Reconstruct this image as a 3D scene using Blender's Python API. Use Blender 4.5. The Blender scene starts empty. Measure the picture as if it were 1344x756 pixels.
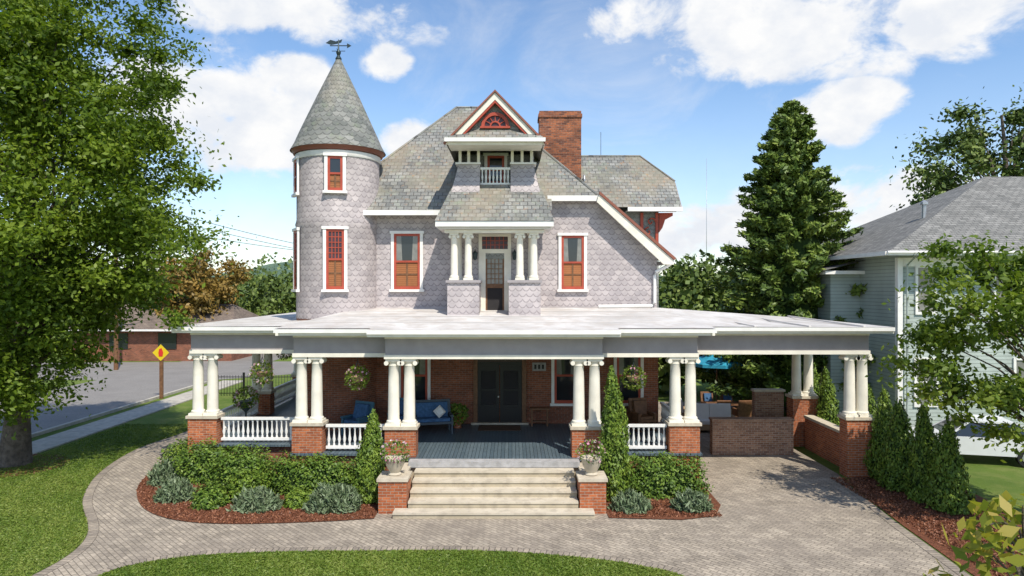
import bpy, math, random
import numpy as np
from mathutils import Vector, Matrix
random.seed(7)
rng = np.random.default_rng(11)
scene = bpy.context.scene
COL = scene.collection

# ------------------------------------------------------------------ materials
def new_mat(name):
    m = bpy.data.materials.new(name); m.use_nodes = True
    nt = m.node_tree; b = nt.nodes['Principled BSDF']
    b.inputs['Specular IOR Level'].default_value = 0.3
    return m, nt, b
def N(nt, t, **kw):
    n = nt.nodes.new(t)
    for k, v in kw.items(): setattr(n, k, v)
    return n
def L(nt, a, b): nt.links.new(a, b)
def c4(c): return (c[0], c[1], c[2], 1)
def math_node(nt, op, a, b=None, clamp=False):
    n = N(nt, 'ShaderNodeMath', operation=op); n.use_clamp = clamp
    for i, v in enumerate((a, b)):
        if v is None: continue
        if isinstance(v, (int, float)): n.inputs[i].default_value = v
        else: L(nt, v, n.inputs[i])
    return n.outputs[0]
def mixc(nt, fac, a, b, blend='MIX'):
    n = N(nt, 'ShaderNodeMix', data_type='RGBA', blend_type=blend)
    for s, v in ((0, fac), (6, a), (7, b)):
        if isinstance(v, (int, float)): n.inputs[s].default_value = v
        elif isinstance(v, tuple): n.inputs[s].default_value = c4(v)
        else: L(nt, v, n.inputs[s])
    return n.outputs[2]
def noise(nt, scale, detail=4, vec=None, rough=0.55, dist=0.0):
    n = N(nt, 'ShaderNodeTexNoise'); n.inputs['Scale'].default_value = scale
    n.inputs['Detail'].default_value = detail; n.inputs['Roughness'].default_value = rough
    n.inputs['Distortion'].default_value = dist
    if vec is None:
        tc = N(nt, 'ShaderNodeNewGeometry'); vec = tc.outputs['Position']
    L(nt, vec, n.inputs['Vector'])
    return n.outputs[0]
def ramp(nt, fac, stops):
    r = N(nt, 'ShaderNodeValToRGB'); cr = r.color_ramp
    while len(cr.elements) < len(stops): cr.elements.new(0.5)
    for e, (p, c) in zip(cr.elements, stops): e.position = p; e.color = c4(c)
    L(nt, fac, r.inputs[0]); return r.outputs[0]
def bump(nt, b, h, strength=0.4, dist=0.02):
    n = N(nt, 'ShaderNodeBump'); n.inputs['Strength'].default_value = strength
    n.inputs['Distance'].default_value = dist
    L(nt, h, n.inputs['Height']); L(nt, n.outputs[0], b.inputs['Normal'])

def M_plain(name, col, rough=0.6, var=0.12, scale=3.0, metal=0, spec=0.3):
    m, nt, b = new_mat(name)
    f = noise(nt, scale, 5)
    d = tuple(x*(1-var) for x in col); l = tuple(min(1, x*(1+var)) for x in col)
    L(nt, ramp(nt, f, [(0.3, d), (0.7, l)]), b.inputs['Base Color'])
    b.inputs['Roughness'].default_value = rough; b.inputs['Metallic'].default_value = metal
    b.inputs['Specular IOR Level'].default_value = spec
    return m
def M_brick(name, c1, c2, mortar, bw=0.215, rh=0.075, ms=0.008, rough=0.85, big=0.25, bstr=0.5, rot=0, stains=()):
    m, nt, b = new_mat(name)
    uv = N(nt, 'ShaderNodeUVMap').outputs[0]
    if rot:
        mp = N(nt, 'ShaderNodeMapping'); mp.inputs['Rotation'].default_value[2] = rot
        L(nt, uv, mp.inputs[0]); uv = mp.outputs[0]
    t = N(nt, 'ShaderNodeTexBrick'); L(nt, uv, t.inputs['Vector'])
    t.inputs['Scale'].default_value = 1; t.inputs['Brick Width'].default_value = bw
    t.inputs['Row Height'].default_value = rh; t.inputs['Mortar Size'].default_value = ms
    t.inputs['Mortar Smooth'].default_value = 0.3
    t.inputs['Color1'].default_value = c4(c1); t.inputs['Color2'].default_value = c4(c2)
    t.inputs['Mortar'].default_value = c4(mortar)
    f = noise(nt, 1.3, 6); f2 = noise(nt, 14, 3)
    g = ramp(nt, f, [(0.25, (1-big,)*3), (0.75, (1+big*0.6,)*3)])
    col = mixc(nt, 1.0, t.outputs['Color'], g, 'MULTIPLY')
    g2 = ramp(nt, f2, [(0.3, (0.80,)*3), (0.7, (1.18,)*3)])
    col = mixc(nt, 1.0, col, g2, 'MULTIPLY')
    for (sc, lo, hi, amt, sc_col) in stains:
        sf = ramp(nt, noise(nt, sc, 7, rough=0.72), [(lo, (0, 0, 0)), (hi, (1, 1, 1))])
        col = mixc(nt, math_node(nt, 'MULTIPLY', sf, amt), col, sc_col)
    L(nt, col, b.inputs['Base Color']); b.inputs['Roughness'].default_value = rough
    h = math_node(nt, 'SUBTRACT', 1.0, t.outputs['Fac'])
    bump(nt, b, h, bstr, 0.015)
    return m
def M_scales(name, c1, c2, edge_shade, w=0.17, h=0.15, rough=0.75, big=0.12, curve=0.55, stains=()):
    """rows of rounded (fish-scale) shingles"""
    m, nt, b = new_mat(name)
    uv = N(nt, 'ShaderNodeUVMap').outputs[0]
    sp = N(nt, 'ShaderNodeSeparateXYZ'); L(nt, uv, sp.inputs[0])
    v = math_node(nt, 'DIVIDE', sp.outputs[1], h); u = math_node(nt, 'DIVIDE', sp.outputs[0], w)
    row = math_node(nt, 'FLOOR', v); f = math_node(nt, 'FRACT', v)
    par = math_node(nt, 'MULTIPLY', row, 0.5)
    uu = math_node(nt, 'ADD', u, par)
    g = math_node(nt, 'SUBTRACT', math_node(nt, 'FRACT', uu), 0.5)
    g2 = math_node(nt, 'MULTIPLY', math_node(nt, 'MULTIPLY', g, g), 4*curve)
    d = math_node(nt, 'SUBTRACT', f, g2)
    e = math_node(nt, 'ABSOLUTE', d)
    ef = math_node(nt, 'SUBTRACT', 1.0, math_node(nt, 'MULTIPLY', e, 5.5), True)
    cell = math_node(nt, 'FLOOR', uu)
    cx = N(nt, 'ShaderNodeCombineXYZ'); L(nt, cell, cx.inputs[0]); L(nt, row, cx.inputs[1])
    wn = N(nt, 'ShaderNodeTexWhiteNoise', noise_dimensions='2D'); L(nt, cx.outputs[0], wn.inputs['Vector'])
    base = mixc(nt, wn.outputs['Value'], c1, c2)
    gg = ramp(nt, noise(nt, 1.1, 6), [(0.25, (1-big,)*3), (0.75, (1+big*0.6,)*3)])
    base = mixc(nt, 1.0, base, gg, 'MULTIPLY')
    for (sc, lo, hi, amt, sc_col) in stains:
        sf = ramp(nt, noise(nt, sc, 7, rough=0.72), [(lo, (0, 0, 0)), (hi, (1, 1, 1))])
        base = mixc(nt, math_node(nt, 'MULTIPLY', sf, amt), base, sc_col)
    efs = math_node(nt, 'MULTIPLY', ef, 0.8)
    col = mixc(nt, efs, base, edge_shade)  # shadow line along each scale's rim, painted into the base colour
    L(nt, col, b.inputs['Base Color']); b.inputs['Roughness'].default_value = rough
    hh = math_node(nt, 'ADD', math_node(nt, 'GREATER_THAN', d, 0.0), math_node(nt, 'MULTIPLY', f, -0.6))
    bump(nt, b, hh, 0.5, 0.015)
    return m
def M_clap(name, c, h=0.12):
    m, nt, b = new_mat(name)
    uv = N(nt, 'ShaderNodeUVMap').outputs[0]
    sp = N(nt, 'ShaderNodeSeparateXYZ'); L(nt, uv, sp.inputs[0])
    f = math_node(nt, 'FRACT', math_node(nt, 'DIVIDE', sp.outputs[1], h))
    e = ramp(nt, f, [(0.0, (0.42,)*3), (0.22, (1, 1, 1))])
    base = ramp(nt, noise(nt, 0.8, 6), [(0.3, tuple(x*0.82 for x in c)), (0.7, tuple(x*1.12 for x in c))])
    L(nt, mixc(nt, 1.0, base, e, 'MULTIPLY'), b.inputs['Base Color'])
    b.inputs['Roughness'].default_value = 0.6
    bump(nt, b, math_node(nt, 'SUBTRACT', 1.0, f), 0.5, 0.02)
    return m
def M_leaf(name, dark, mid, light, trans=0.3, rough=0.5):
    m, nt, b = new_mat(name)
    uv = N(nt, 'ShaderNodeUVMap').outputs[0]
    sp = N(nt, 'ShaderNodeSeparateXYZ'); L(nt, uv, sp.inputs[0])
    a = math_node(nt, 'MULTIPLY', sp.outputs[0], 0.55); c = math_node(nt, 'MULTIPLY', sp.outputs[1], 0.45)
    f = math_node(nt, 'ADD', a, c)
    col = ramp(nt, f, [(0.12, dark), (0.5, mid), (0.88, light)])
    L(nt, col, b.inputs['Base Color']); b.inputs['Roughness'].default_value = rough
    if trans > 0:
        tr = N(nt, 'ShaderNodeBsdfTranslucent')
        tc = mixc(nt, 1.0, col, (1.35, 1.4, 0.6), 'MULTIPLY'); L(nt, tc, tr.inputs[0])
        mx = N(nt, 'ShaderNodeMixShader'); mx.inputs[0].default_value = trans
        L(nt, b.outputs[0], mx.inputs[1]); L(nt, tr.outputs[0], mx.inputs[2])
        L(nt, mx.outputs[0], nt.nodes['Material Output'].inputs[0])
    return m
def M_noise3(name, a, b_, c, s1, s2, rough=0.9, bs=0.5, bd=0.03, bscale=40):
    m, nt, b = new_mat(name)
    f = noise(nt, s1, 6); g = noise(nt, s2, 4)
    col = ramp(nt, f, [(0.3, a), (0.7, b_)])
    k = ramp(nt, g, [(0.45, (0, 0, 0)), (0.65, (1, 1, 1))])
    col = mixc(nt, math_node(nt, 'MULTIPLY', k, 0.6), col, c)
    L(nt, col, b.inputs['Base Color']); b.inputs['Roughness'].default_value = rough
    bump(nt, b, noise(nt, bscale, 3), bs, bd)
    return m
def M_glass(name, col=(0.02, 0.025, 0.03)):
    m, nt, b = new_mat(name)
    b.inputs['Base Color'].default_value = c4(col); b.inputs['Roughness'].default_value = 0.05
    b.inputs['Specular IOR Level'].default_value = 0.7
    bump(nt, b, noise(nt, 2.0, 2), 0.05, 0.02)
    return m

mt = {}
mt['brick'] = M_brick('red_brick', (0.34, 0.115, 0.06), (0.20, 0.07, 0.04), (0.26, 0.20, 0.16))
mt['brickor'] = M_brick('orange_brick', (0.50, 0.15, 0.055), (0.29, 0.08, 0.033), (0.38, 0.29, 0.22))
mt['brickch'] = M_brick('chimney_brick', (0.42, 0.14, 0.06), (0.13, 0.05, 0.035), (0.26, 0.18, 0.14), big=0.4, stains=((2.2, 0.5, 0.64, 0.5, (0.13, 0.06, 0.04)),))
mt['brickold'] = M_brick('weathered_brick', (0.42, 0.24, 0.15), (0.24, 0.12, 0.075), (0.42, 0.36, 0.30), big=0.3)
ST = ((0.55, 0.46, 0.60, 0.60, (0.33, 0.27, 0.19)), (1.1, 0.50, 0.62, 0.55, (0.155, 0.17, 0.145)), (2.6, 0.54, 0.66, 0.5, (0.24, 0.28, 0.19)), (5.0, 0.58, 0.66, 0.6, (0.40, 0.23, 0.12)))
mt['slate'] = M_brick('slate_roof', (0.30, 0.30, 0.28), (0.17, 0.175, 0.17), (0.08, 0.08, 0.075), bw=0.27, rh=0.21, ms=0.016, big=0.35, rough=0.6, stains=ST)
mt['slate2'] = M_scales('scalloped_slate', (0.30, 0.30, 0.28), (0.16, 0.17, 0.16), (0.06, 0.062, 0.058), w=0.24, h=0.2, big=0.3, stains=ST[:3])
mt['wall'] = M_scales('scalloped_wall_shingle', (0.54, 0.485, 0.48), (0.40, 0.36, 0.365), (0.19, 0.165, 0.17), w=0.24, h=0.19, big=0.2, stains=((0.9, 0.46, 0.66, 0.35, (0.36, 0.32, 0.33)), (3.0, 0.55, 0.68, 0.4, (0.60, 0.54, 0.52))))
mt['wallgrey'] = M_scales('grey_wall_shingle', (0.30, 0.31, 0.29), (0.21, 0.22, 0.21), (0.09, 0.09, 0.085), w=0.2, h=0.17)
mt['cream'] = M_plain('cream_paint', (0.78, 0.74, 0.64), 0.45, 0.08)
mt['white'] = M_plain('white_paint', (0.80, 0.785, 0.75), 0.45, 0.07)
mt['mauve'] = M_plain('mauve_grey_paint', (0.335, 0.305, 0.31), 0.5, 0.08)
mt['ceil'] = M_plain('ceiling_paint', (0.66, 0.63, 0.60), 0.6, 0.05)
mt['red'] = M_plain('red_trim_paint', (0.40, 0.075, 0.045), 0.45, 0.15)
mt['brown'] = M_plain('brown_red_trim', (0.25, 0.095, 0.065), 0.5, 0.1)
mt['membrane'] = M_noise3('white_roof_membrane', (0.44, 0.42, 0.40), (0.68, 0.66, 0.64), (0.46, 0.41, 0.37), 0.9, 2.3, 0.75, 0.2, 0.01, 5)
mt['deck'] = M_brick('painted_deck_boards', (0.115, 0.155, 0.18), (0.085, 0.12, 0.145), (0.03, 0.045, 0.055), bw=4.0, rh=0.11, ms=0.008, rough=0.35, big=0.15, rot=math.pi/2)
mt['conc'] = M_noise3('concrete', (0.50, 0.44, 0.34), (0.63, 0.56, 0.45), (0.36, 0.31, 0.24), 2.5, 5, 0.85, 0.25, 0.01)
mt['riser'] = M_noise3('concrete_riser', (0.40, 0.34, 0.24), (0.52, 0.45, 0.33), (0.26, 0.22, 0.16), 2.5, 5, 0.85, 0.25, 0.01)
mt['stone'] = M_noise3('grey_stone', (0.34, 0.335, 0.33), (0.44, 0.43, 0.43), (0.25, 0.245, 0.24), 2.5, 6, 0.8, 0.25, 0.01)
mt['glass'] = M_glass('window_glass')
mt['blind'] = M_clap('brown_wood_blind', (0.33, 0.125, 0.045), 0.075)
mt['lattice'] = M_plain('lattice_glass', (0.07, 0.04, 0.05), 0.2, 0.3)
mt['curtain'] = M_plain('curtain_behind_glass', (0.20, 0.20, 0.185), 0.15, 0.25, 4, spec=0.6)
mt['black'] = M_plain('black_paint', (0.015, 0.015, 0.017), 0.35, 0.1)
mt['darkint'] = M_plain('dark_interior', (0.03, 0.028, 0.03), 0.8, 0.1)
mt['iron'] = M_plain('dark_iron', (0.05, 0.07, 0.075), 0.45, 0.2, metal=0.6)
mt['grass'] = M_noise3('grass', (0.085, 0.145, 0.018), (0.155, 0.22, 0.035), (0.20, 0.225, 0.06), 0.30, 1.3, 0.95, 0.8, 0.05, 60)
mt['paver'] = M_brick('paver', (0.44, 0.375, 0.295), (0.30, 0.255, 0.205), (0.17, 0.145, 0.115), bw=0.23, rh=0.115, ms=0.010, big=0.32, rot=math.radians(45),
    stains=((0.4, 0.47, 0.62, 0.5, (0.23, 0.195, 0.16)), (1.7, 0.53, 0.68, 0.4, (0.47, 0.41, 0.33))))
mt['border'] = M_brick('paver_border', (0.38, 0.32, 0.25), (0.26, 0.22, 0.18), (0.14, 0.12, 0.10), bw=0.13, rh=0.24, ms=0.012, big=0.3)
mt['mulch'] = M_noise3('bark_mulch', (0.14, 0.048, 0.022), (0.27, 0.10, 0.05), (0.07, 0.03, 0.018), 9, 22, 0.95, 1.0, 0.06, 30)
mt['asphalt'] = M_noise3('asphalt', (0.22, 0.205, 0.19), (0.27, 0.255, 0.235), (0.16, 0.15, 0.145), 0.7, 12, 0.9, 0.3, 0.01)
mt['walk'] = M_noise3('sidewalk_concrete', (0.42, 0.39, 0.33), (0.52, 0.48, 0.41), (0.3, 0.28, 0.25), 0.8, 4, 0.9, 0.2, 0.01)
mt['bark'] = M_noise3('bark', (0.09, 0.07, 0.055), (0.18, 0.15, 0.12), (0.05, 0.04, 0.033), 3, 9, 0.95, 1.0, 0.05, 14)
mt['clap'] = M_clap('grey_green_clapboard', (0.40, 0.455, 0.42), 0.15)
mt['asroof'] = M_brick('asphalt_shingle_roof', (0.26, 0.255, 0.24), (0.17, 0.17, 0.16), (0.08, 0.08, 0.08), bw=0.3, rh=0.17, ms=0.014, big=0.25)
mt['brroof'] = M_brick('brown_shingle_roof', (0.24, 0.19, 0.15), (0.17, 0.13, 0.11), (0.08, 0.07, 0.06), bw=0.3, rh=0.15, ms=0.01)
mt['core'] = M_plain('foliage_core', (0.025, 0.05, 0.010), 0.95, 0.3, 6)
mt['maple'] = M_leaf('maple_leaves', (0.060, 0.105, 0.010), (0.125, 0.195, 0.018), (0.215, 0.285, 0.032), 0.38)
mt['ash'] = M_leaf('yard_tree_leaves', (0.07, 0.12, 0.014), (0.14, 0.21, 0.025), (0.23, 0.29, 0.045), 0.38)
mt['yellowleaf'] = M_leaf('yellow_green_leaves', (0.14, 0.19, 0.02), (0.28, 0.29, 0.04), (0.42, 0.32, 0.07), 0.4)
mt['conifer'] = M_leaf('conifer_needles', (0.045, 0.080, 0.014), (0.100, 0.160, 0.024), (0.190, 0.245, 0.042), 0.0)
mt['arbor'] = M_leaf('arborvitae_foliage', (0.055, 0.100, 0.012), (0.110, 0.18, 0.020), (0.20, 0.27, 0.035), 0.0)
mt['hedge'] = M_leaf('hedge_leaves', (0.045, 0.090, 0.012), (0.095, 0.165, 0.020), (0.175, 0.25, 0.035), 0.0)
mt['lav'] = M_leaf('grey_green_leaves', (0.07, 0.11, 0.05), (0.14, 0.19, 0.095), (0.23, 0.28, 0.17), 0.0)
mt['far'] = M_leaf('far_leaves', (0.060, 0.095, 0.020), (0.105, 0.155, 0.030), (0.175, 0.225, 0.05), 0.0)
mt['rusty'] = M_leaf('rusty_leaves', (0.13, 0.095, 0.02), (0.25, 0.165, 0.04), (0.36, 0.23, 0.06), 0.2)
mt['pink'] = M_leaf('pink_petals', (0.40, 0.10, 0.20), (0.6, 0.3, 0.4), (0.75, 0.65, 0.65), 0.2)
mt['blade'] = M_leaf('grass_blades', (0.075, 0.135, 0.014), (0.145, 0.215, 0.028), (0.24, 0.285, 0.06), 0.2)
mt['chip'] = M_leaf('mulch_chips', (0.08, 0.03, 0.015), (0.21, 0.08, 0.042), (0.35, 0.155, 0.08), 0.0)
mt['bluecush'] = M_plain('navy_cushion', (0.05, 0.12, 0.24), 0.8, 0.3, 12)
mt['whitecush'] = M_plain('white_cushion', (0.72, 0.71, 0.68), 0.85, 0.05)
mt['wicker'] = M_plain('dark_wicker', (0.07, 0.09, 0.11), 0.6, 0.5, 60)
mt['teal'] = M_plain('teal_wicker', (0.06, 0.15, 0.22), 0.6, 0.5, 60)
mt['umb'] = M_plain('turquoise_canvas', (0.03, 0.28, 0.42), 0.7, 0.1)
mt['wood'] = M_plain('brown_wood', (0.18, 0.09, 0.045), 0.5, 0.3, 9)
mt['tan'] = M_plain('wicker_tan', (0.35, 0.24, 0.14), 0.7, 0.3, 40)
mt['yellow'] = M_plain('sign_yellow', (0.75, 0.55, 0.02), 0.4, 0.03)
mt['signred'] = M_plain('sign_red', (0.65, 0.04, 0.03), 0.4, 0.03)
mt['metal'] = M_plain('galvanised_metal', (0.45, 0.46, 0.47), 0.4, 0.1, metal=0.7)
mt['carwhite'] = M_plain('car_paint_white', (0.68, 0.69, 0.7), 0.25, 0.03, spec=0.6)
mt['rubber'] = M_plain('rubber', (0.02, 0.02, 0.02), 0.8, 0.1)
mt['tank'] = M_plain('mat_brown', (0.10, 0.06, 0.04), 0.95, 0.3, 20)
mt['hill'] = M_noise3('forested_hill', (0.08, 0.13, 0.09), (0.12, 0.18, 0.12), (0.07, 0.12, 0.09), 0.05, 0.2, 0.95, 1.0, 3.0, 0.3)

# ------------------------------------------------------------------ mesh builder
class MB:
    def __init__(s): s.v = []; s.f = []; s.m = []; s.uv = []; s.sm = []; s.mats = []; s.M = Matrix.Identity(4)
    def mi(s, k):
        if k not in s.mats: s.mats.append(k)
        return s.mats.index(k)
    def poly(s, pts, mat, uv=None, smooth=False):
        P = [s.M @ Vector(p) for p in pts]
        b = len(s.v); s.v += [tuple(p) for p in P]; s.f.append(list(range(b, b+len(P))))
        s.m.append(s.mi(mat)); s.sm.append(smooth)
        if uv is None:
            n = Vector((0, 0, 0))
            for i in range(len(P)):
                a, c = P[i], P[(i+1) % len(P)]
                n += Vector(((a.y-c.y)*(a.z+c.z), (a.z-c.z)*(a.x+c.x), (a.x-c.x)*(a.y+c.y)))
            if n.length < 1e-9: n = Vector((0, 0, 1))
            n.normalize()
            if abs(n.z) > 0.985: u, v = Vector((1, 0, 0)), Vector((0, 1, 0))
            else:
                u = Vector((0, 0, 1)).cross(n).normalized(); v = n.cross(u)
            uv = [(p.dot(u), p.dot(v)) for p in P]
        s.uv.append(uv)
    def box(s, x0, x1, y0, y1, z0, z1, mat, top=None, front=None):
        if x0 > x1: x0, x1 = x1, x0
        if y0 > y1: y0, y1 = y1, y0
        top = top or mat; front = front or mat
        s.poly([(x0, y0, z0), (x1, y0, z0), (x1, y0, z1), (x0, y0, z1)], front)
        s.poly([(x1, y1, z0), (x0, y1, z0), (x0, y1, z1), (x1, y1, z1)], mat)
        s.poly([(x0, y1, z0), (x0, y0, z0), (x0, y0, z1), (x0, y1, z1)], mat)
        s.poly([(x1, y0, z0), (x1, y1, z0), (x1, y1, z1), (x1, y0, z1)], mat)
        s.poly([(x0, y0, z1), (x1, y0, z1), (x1, y1, z1), (x0, y1, z1)], top)
        s.poly([(x0, y1, z0), (x1, y1, z0), (x1, y0, z0), (x0, y0, z0)], mat)
    def lathe(s, cx, cy, prof, seg, mat, smooth=True, a0=0, a1=2*math.pi, cap=True, uvr=None):
        full = abs(a1-a0-2*math.pi) < 1e-6
        vv = 0
        for i in range(len(prof)-1):
            (r0, z0), (r1, z1) = prof[i], prof[i+1]
            dv = math.hypot(r1-r0, z1-z0)
            R = uvr or max(r0, r1, 0.01)
            for k in range(seg):
                t0 = a0+(a1-a0)*k/seg; t1 = a0+(a1-a0)*(k+1)/seg
                p = [(cx+r0*math.cos(t0), cy+r0*math.sin(t0), z0), (cx+r0*math.cos(t1), cy+r0*math.sin(t1), z0),
                     (cx+r1*math.cos(t1), cy+r1*math.sin(t1), z1), (cx+r1*math.cos(t0), cy+r1*math.sin(t0), z1)]
                uv = [(t0*R, vv), (t1*R, vv), (t1*R, vv+dv), (t0*R, vv+dv)]
                if r1 < 1e-5: p = p[:3]; uv = uv[:3]
                elif r0 < 1e-5: p = [p[0], p[2], p[3]]; uv = [uv[0], uv[2], uv[3]]
                s.poly(p, mat, uv, smooth)
            vv += dv
        if cap and full:
            r, z = prof[-1]
            if r > 1e-4: s.poly([(cx+r*math.cos(2*math.pi*k/seg), cy+r*math.sin(2*math.pi*k/seg), z) for k in range(seg)], mat)
            r, z = prof[0]
            if r > 1e-4: s.poly([(cx+r*math.cos(-2*math.pi*k/seg), cy+r*math.sin(-2*math.pi*k/seg), z) for k in range(seg)], mat)
    def tube(s, pts, radii, mat, seg=7, smooth=True):
        pts = [Vector(p) for p in pts]
        if isinstance(radii, (int, float)): radii = [radii]*len(pts)
        rings = []
        for i, p in enumerate(pts):
            d = (pts[min(i+1, len(pts)-1)]-pts[max(i-1, 0)])
            d = d.normalized() if d.length > 1e-9 else Vector((0, 0, 1))
            a = Vector((0, 0, 1)) if abs(d.z) < 0.9 else Vector((1, 0, 0))
            u = d.cross(a).normalized(); v = d.cross(u)
            rings.append([p+(u*math.cos(2*math.pi*k/seg)+v*math.sin(2*math.pi*k/seg))*radii[i] for k in range(seg)])
        for i in range(len(pts)-1):
            for k in range(seg):
                k2 = (k+1) % seg
                s.poly([rings[i][k], rings[i+1][k], rings[i+1][k2], rings[i][k2]], mat, [(k*.1, i*.5), (k*.1, i*.5+.5), (k*.1+.1, i*.5+.5), (k*.1+.1, i*.5)], smooth)
        s.poly(list(reversed(rings[-1])), mat); s.poly(rings[0], mat)
    def bar(s, p0, p1, w, h, mat):
        p0, p1 = Vector(p0), Vector(p1); d = (p1-p0).normalized()
        a = Vector((0, 0, 1)) if abs(d.z) < 0.99 else Vector((0, 1, 0))
        u = d.cross(a).normalized()*w/2; v = u.normalized().cross(d)*h/2
        q0 = [p0-u-v, p0+u-v, p0+u+v, p0-u+v]; q1 = [p+(p1-p0) for p in q0]
        for i in range(4):
            j = (i+1) % 4; s.poly([q0[i], q0[j], q1[j], q1[i]], mat)
        s.poly(q0[::-1], mat); s.poly(q1, mat)
    def prism(s, pts, axis, a, b, mat):
        def T(p, t):
            return {'y': (p[0], t, p[1]), 'x': (t, p[0], p[1]), 'z': (p[0], p[1], t)}[axis]
        s.poly([T(p, a) for p in pts], mat); s.poly([T(p, b) for p in pts][::-1], mat)
        for i in range(len(pts)):
            j = (i+1) % len(pts)
            s.poly([T(pts[i], a), T(pts[j], a), T(pts[j], b), T(pts[i], b)], mat)
    def obj(s, name, parent=None):
        me = bpy.data.meshes.new(name); me.from_pydata(s.v, [], s.f)
        uvl = me.uv_layers.new(name='UVMap')
        flat = [c for uv in s.uv for p in uv for c in p]
        uvl.data.foreach_set('uv', flat)
        me.polygons.foreach_set('material_index', s.m); me.polygons.foreach_set('use_smooth', s.sm)
        for k in s.mats: me.materials.append(mt[k])
        me.update()
        if any(s.sm):
            import bmesh
            bm = bmesh.new(); bm.from_mesh(me)
            bmesh.ops.remove_doubles(bm, verts=bm.verts, dist=0.0004)
            bmesh.ops.recalc_face_normals(bm, faces=bm.faces)
            for e in bm.edges:
                if len(e.link_faces) == 2:
                    if e.calc_face_angle(0) > 0.7: e.smooth = False
            bm.to_mesh(me); bm.free()
        o = bpy.data.objects.new(name, me); COL.objects.link(o)
        if parent: o.parent = parent
        return o
def empty(name):
    e = bpy.data.objects.new(name, None); COL.objects.link(e); return e

def leafmesh(name, C, size, mat, parent=None, aspect=0.55, outward=None, upb=0.25, clump=None, axis=None):
    n = len(C); C = np.asarray(C, float)
    size = np.broadcast_to(np.asarray(size, float), (n,)) * rng.uniform(0.65, 1.35, n)
    nr = rng.normal(size=(n, 3)); nr[:, 2] += upb
    if outward is not None: nr = nr*0.6 + outward*0.9
    nr /= np.linalg.norm(nr, axis=1)[:, None]
    t = rng.normal(size=(n, 3)) if axis is None else axis+rng.normal(size=(n, 3))*0.35
    t -= nr*(t*nr).sum(1)[:, None]; t /= np.linalg.norm(t, axis=1)[:, None]
    b = np.cross(nr, t)
    s = size[:, None]
    V = np.empty((n, 4, 3))
    V[:, 0] = C-t*s*0.5; V[:, 1] = C+b*s*aspect*0.5; V[:, 2] = C+t*s*0.5; V[:, 3] = C-b*s*aspect*0.5
    me = bpy.data.meshes.new(name)
    me.vertices.add(n*4); me.vertices.foreach_set('co', V.ravel())
    me.loops.add(n*4); me.loops.foreach_set('vertex_index', np.arange(n*4, dtype=np.int32))
    me.polygons.add(n); me.polygons.foreach_set('loop_start', np.arange(0, n*4, 4, dtype=np.int32))
    me.polygons.foreach_set('loop_total', np.full(n, 4, dtype=np.int32))
    uvl = me.uv_layers.new(name='UVMap')
    u = rng.uniform(0, 1, n); v = clump if clump is not None else rng.uniform(0, 1, n)
    UV = np.repeat(np.stack([u, v], 1), 4, axis=0)
    uvl.data.foreach_set('uv', UV.ravel())
    me.materials.append(mt[mat]); me.update(); me.validate()
    o = bpy.data.objects.new(name, me); COL.objects.link(o)
    if parent: o.parent = parent
    return o

def sph(n):
    d = rng.normal(size=(n, 3)); return d/np.linalg.norm(d, axis=1)[:, None]

def broad_tree(name, base, cc, cr, nclump, per, leaf, mat, clr=0.9, trunk=0.3, limbs=26, extra=None, flat=0.6):
    e = empty(name)
    base = np.array(base, float); cc = np.array(cc, float); cr = np.array(cr, float)
    d = sph(nclump); r = rng.uniform(0.25, 1.0, nclump)**0.5
    r *= 1+0.22*np.sin(d[:, 0]*5+base[0])*np.cos(d[:, 2]*6+base[1])
    P = cc+d*cr*r[:, None]
    if extra is not None: P = np.vstack([P, np.array(extra, float)])
    nclump = len(P)
    m = MB()
    top = cc+np.array([0, 0, cr[2]*0.75])
    tp = []
    for i in range(9):
        t = i/8; q = base*(1-t)+top*t
        q = q+np.array([math.sin(t*5+base[0])*0.18, math.cos(t*4)*0.15, 0])*t
        tp.append(q)
    m.tube(tp, [trunk*(1.35 if i == 0 else 1)*(1-0.88*i/8)+0.02 for i in range(9)], 'bark', 10)
    idx = rng.choice(nclump, min(limbs, nclump), replace=False)
    for k in idx:
        p = P[k]; h = (p[2]-base[2])/(top[2]-base[2])
        t = min(0.85, max(0.16, h*0.6)); a = base*(1-t)+top*t
        mid = a*0.5+p*0.5+np.array([0, 0, 0.08*np.linalg.norm(p-a)])
        r0 = trunk*(1-0.88*t)*0.5
        m.tube([a, a*0.7+mid*0.3, mid, p], [r0, r0*0.8, r0*0.5, 0.015], 'bark', 6)
    m.obj('trunk_and_limbs', e)
    pts = []; cl = []; out = []
    for k in range(nclump):
        n = int(per*rng.uniform(0.5, 1.5)); rr = clr*rng.uniform(0.5, 1.35)
        dd = sph(n)*(rng.uniform(0, 1, n)**0.5)[:, None]*(1+0.35*rng.normal(size=n))[:, None]
        sc = np.array([rng.uniform(.8, 1.25), rng.uniform(.8, 1.25), flat*rng.uniform(.7, 1.3)])
        pts.append(P[k]+dd*rr*sc); cl.append(np.full(n, rng.uniform(0, 1)))
        out.append(dd)
    pts = np.vstack(pts); cl = np.concatenate(cl); out = np.vstack(out)
    leafmesh('leaves', pts, leaf, mat, e, outward=out*0.5+np.array([0, 0, 0.35]), clump=cl)
    return e

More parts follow.
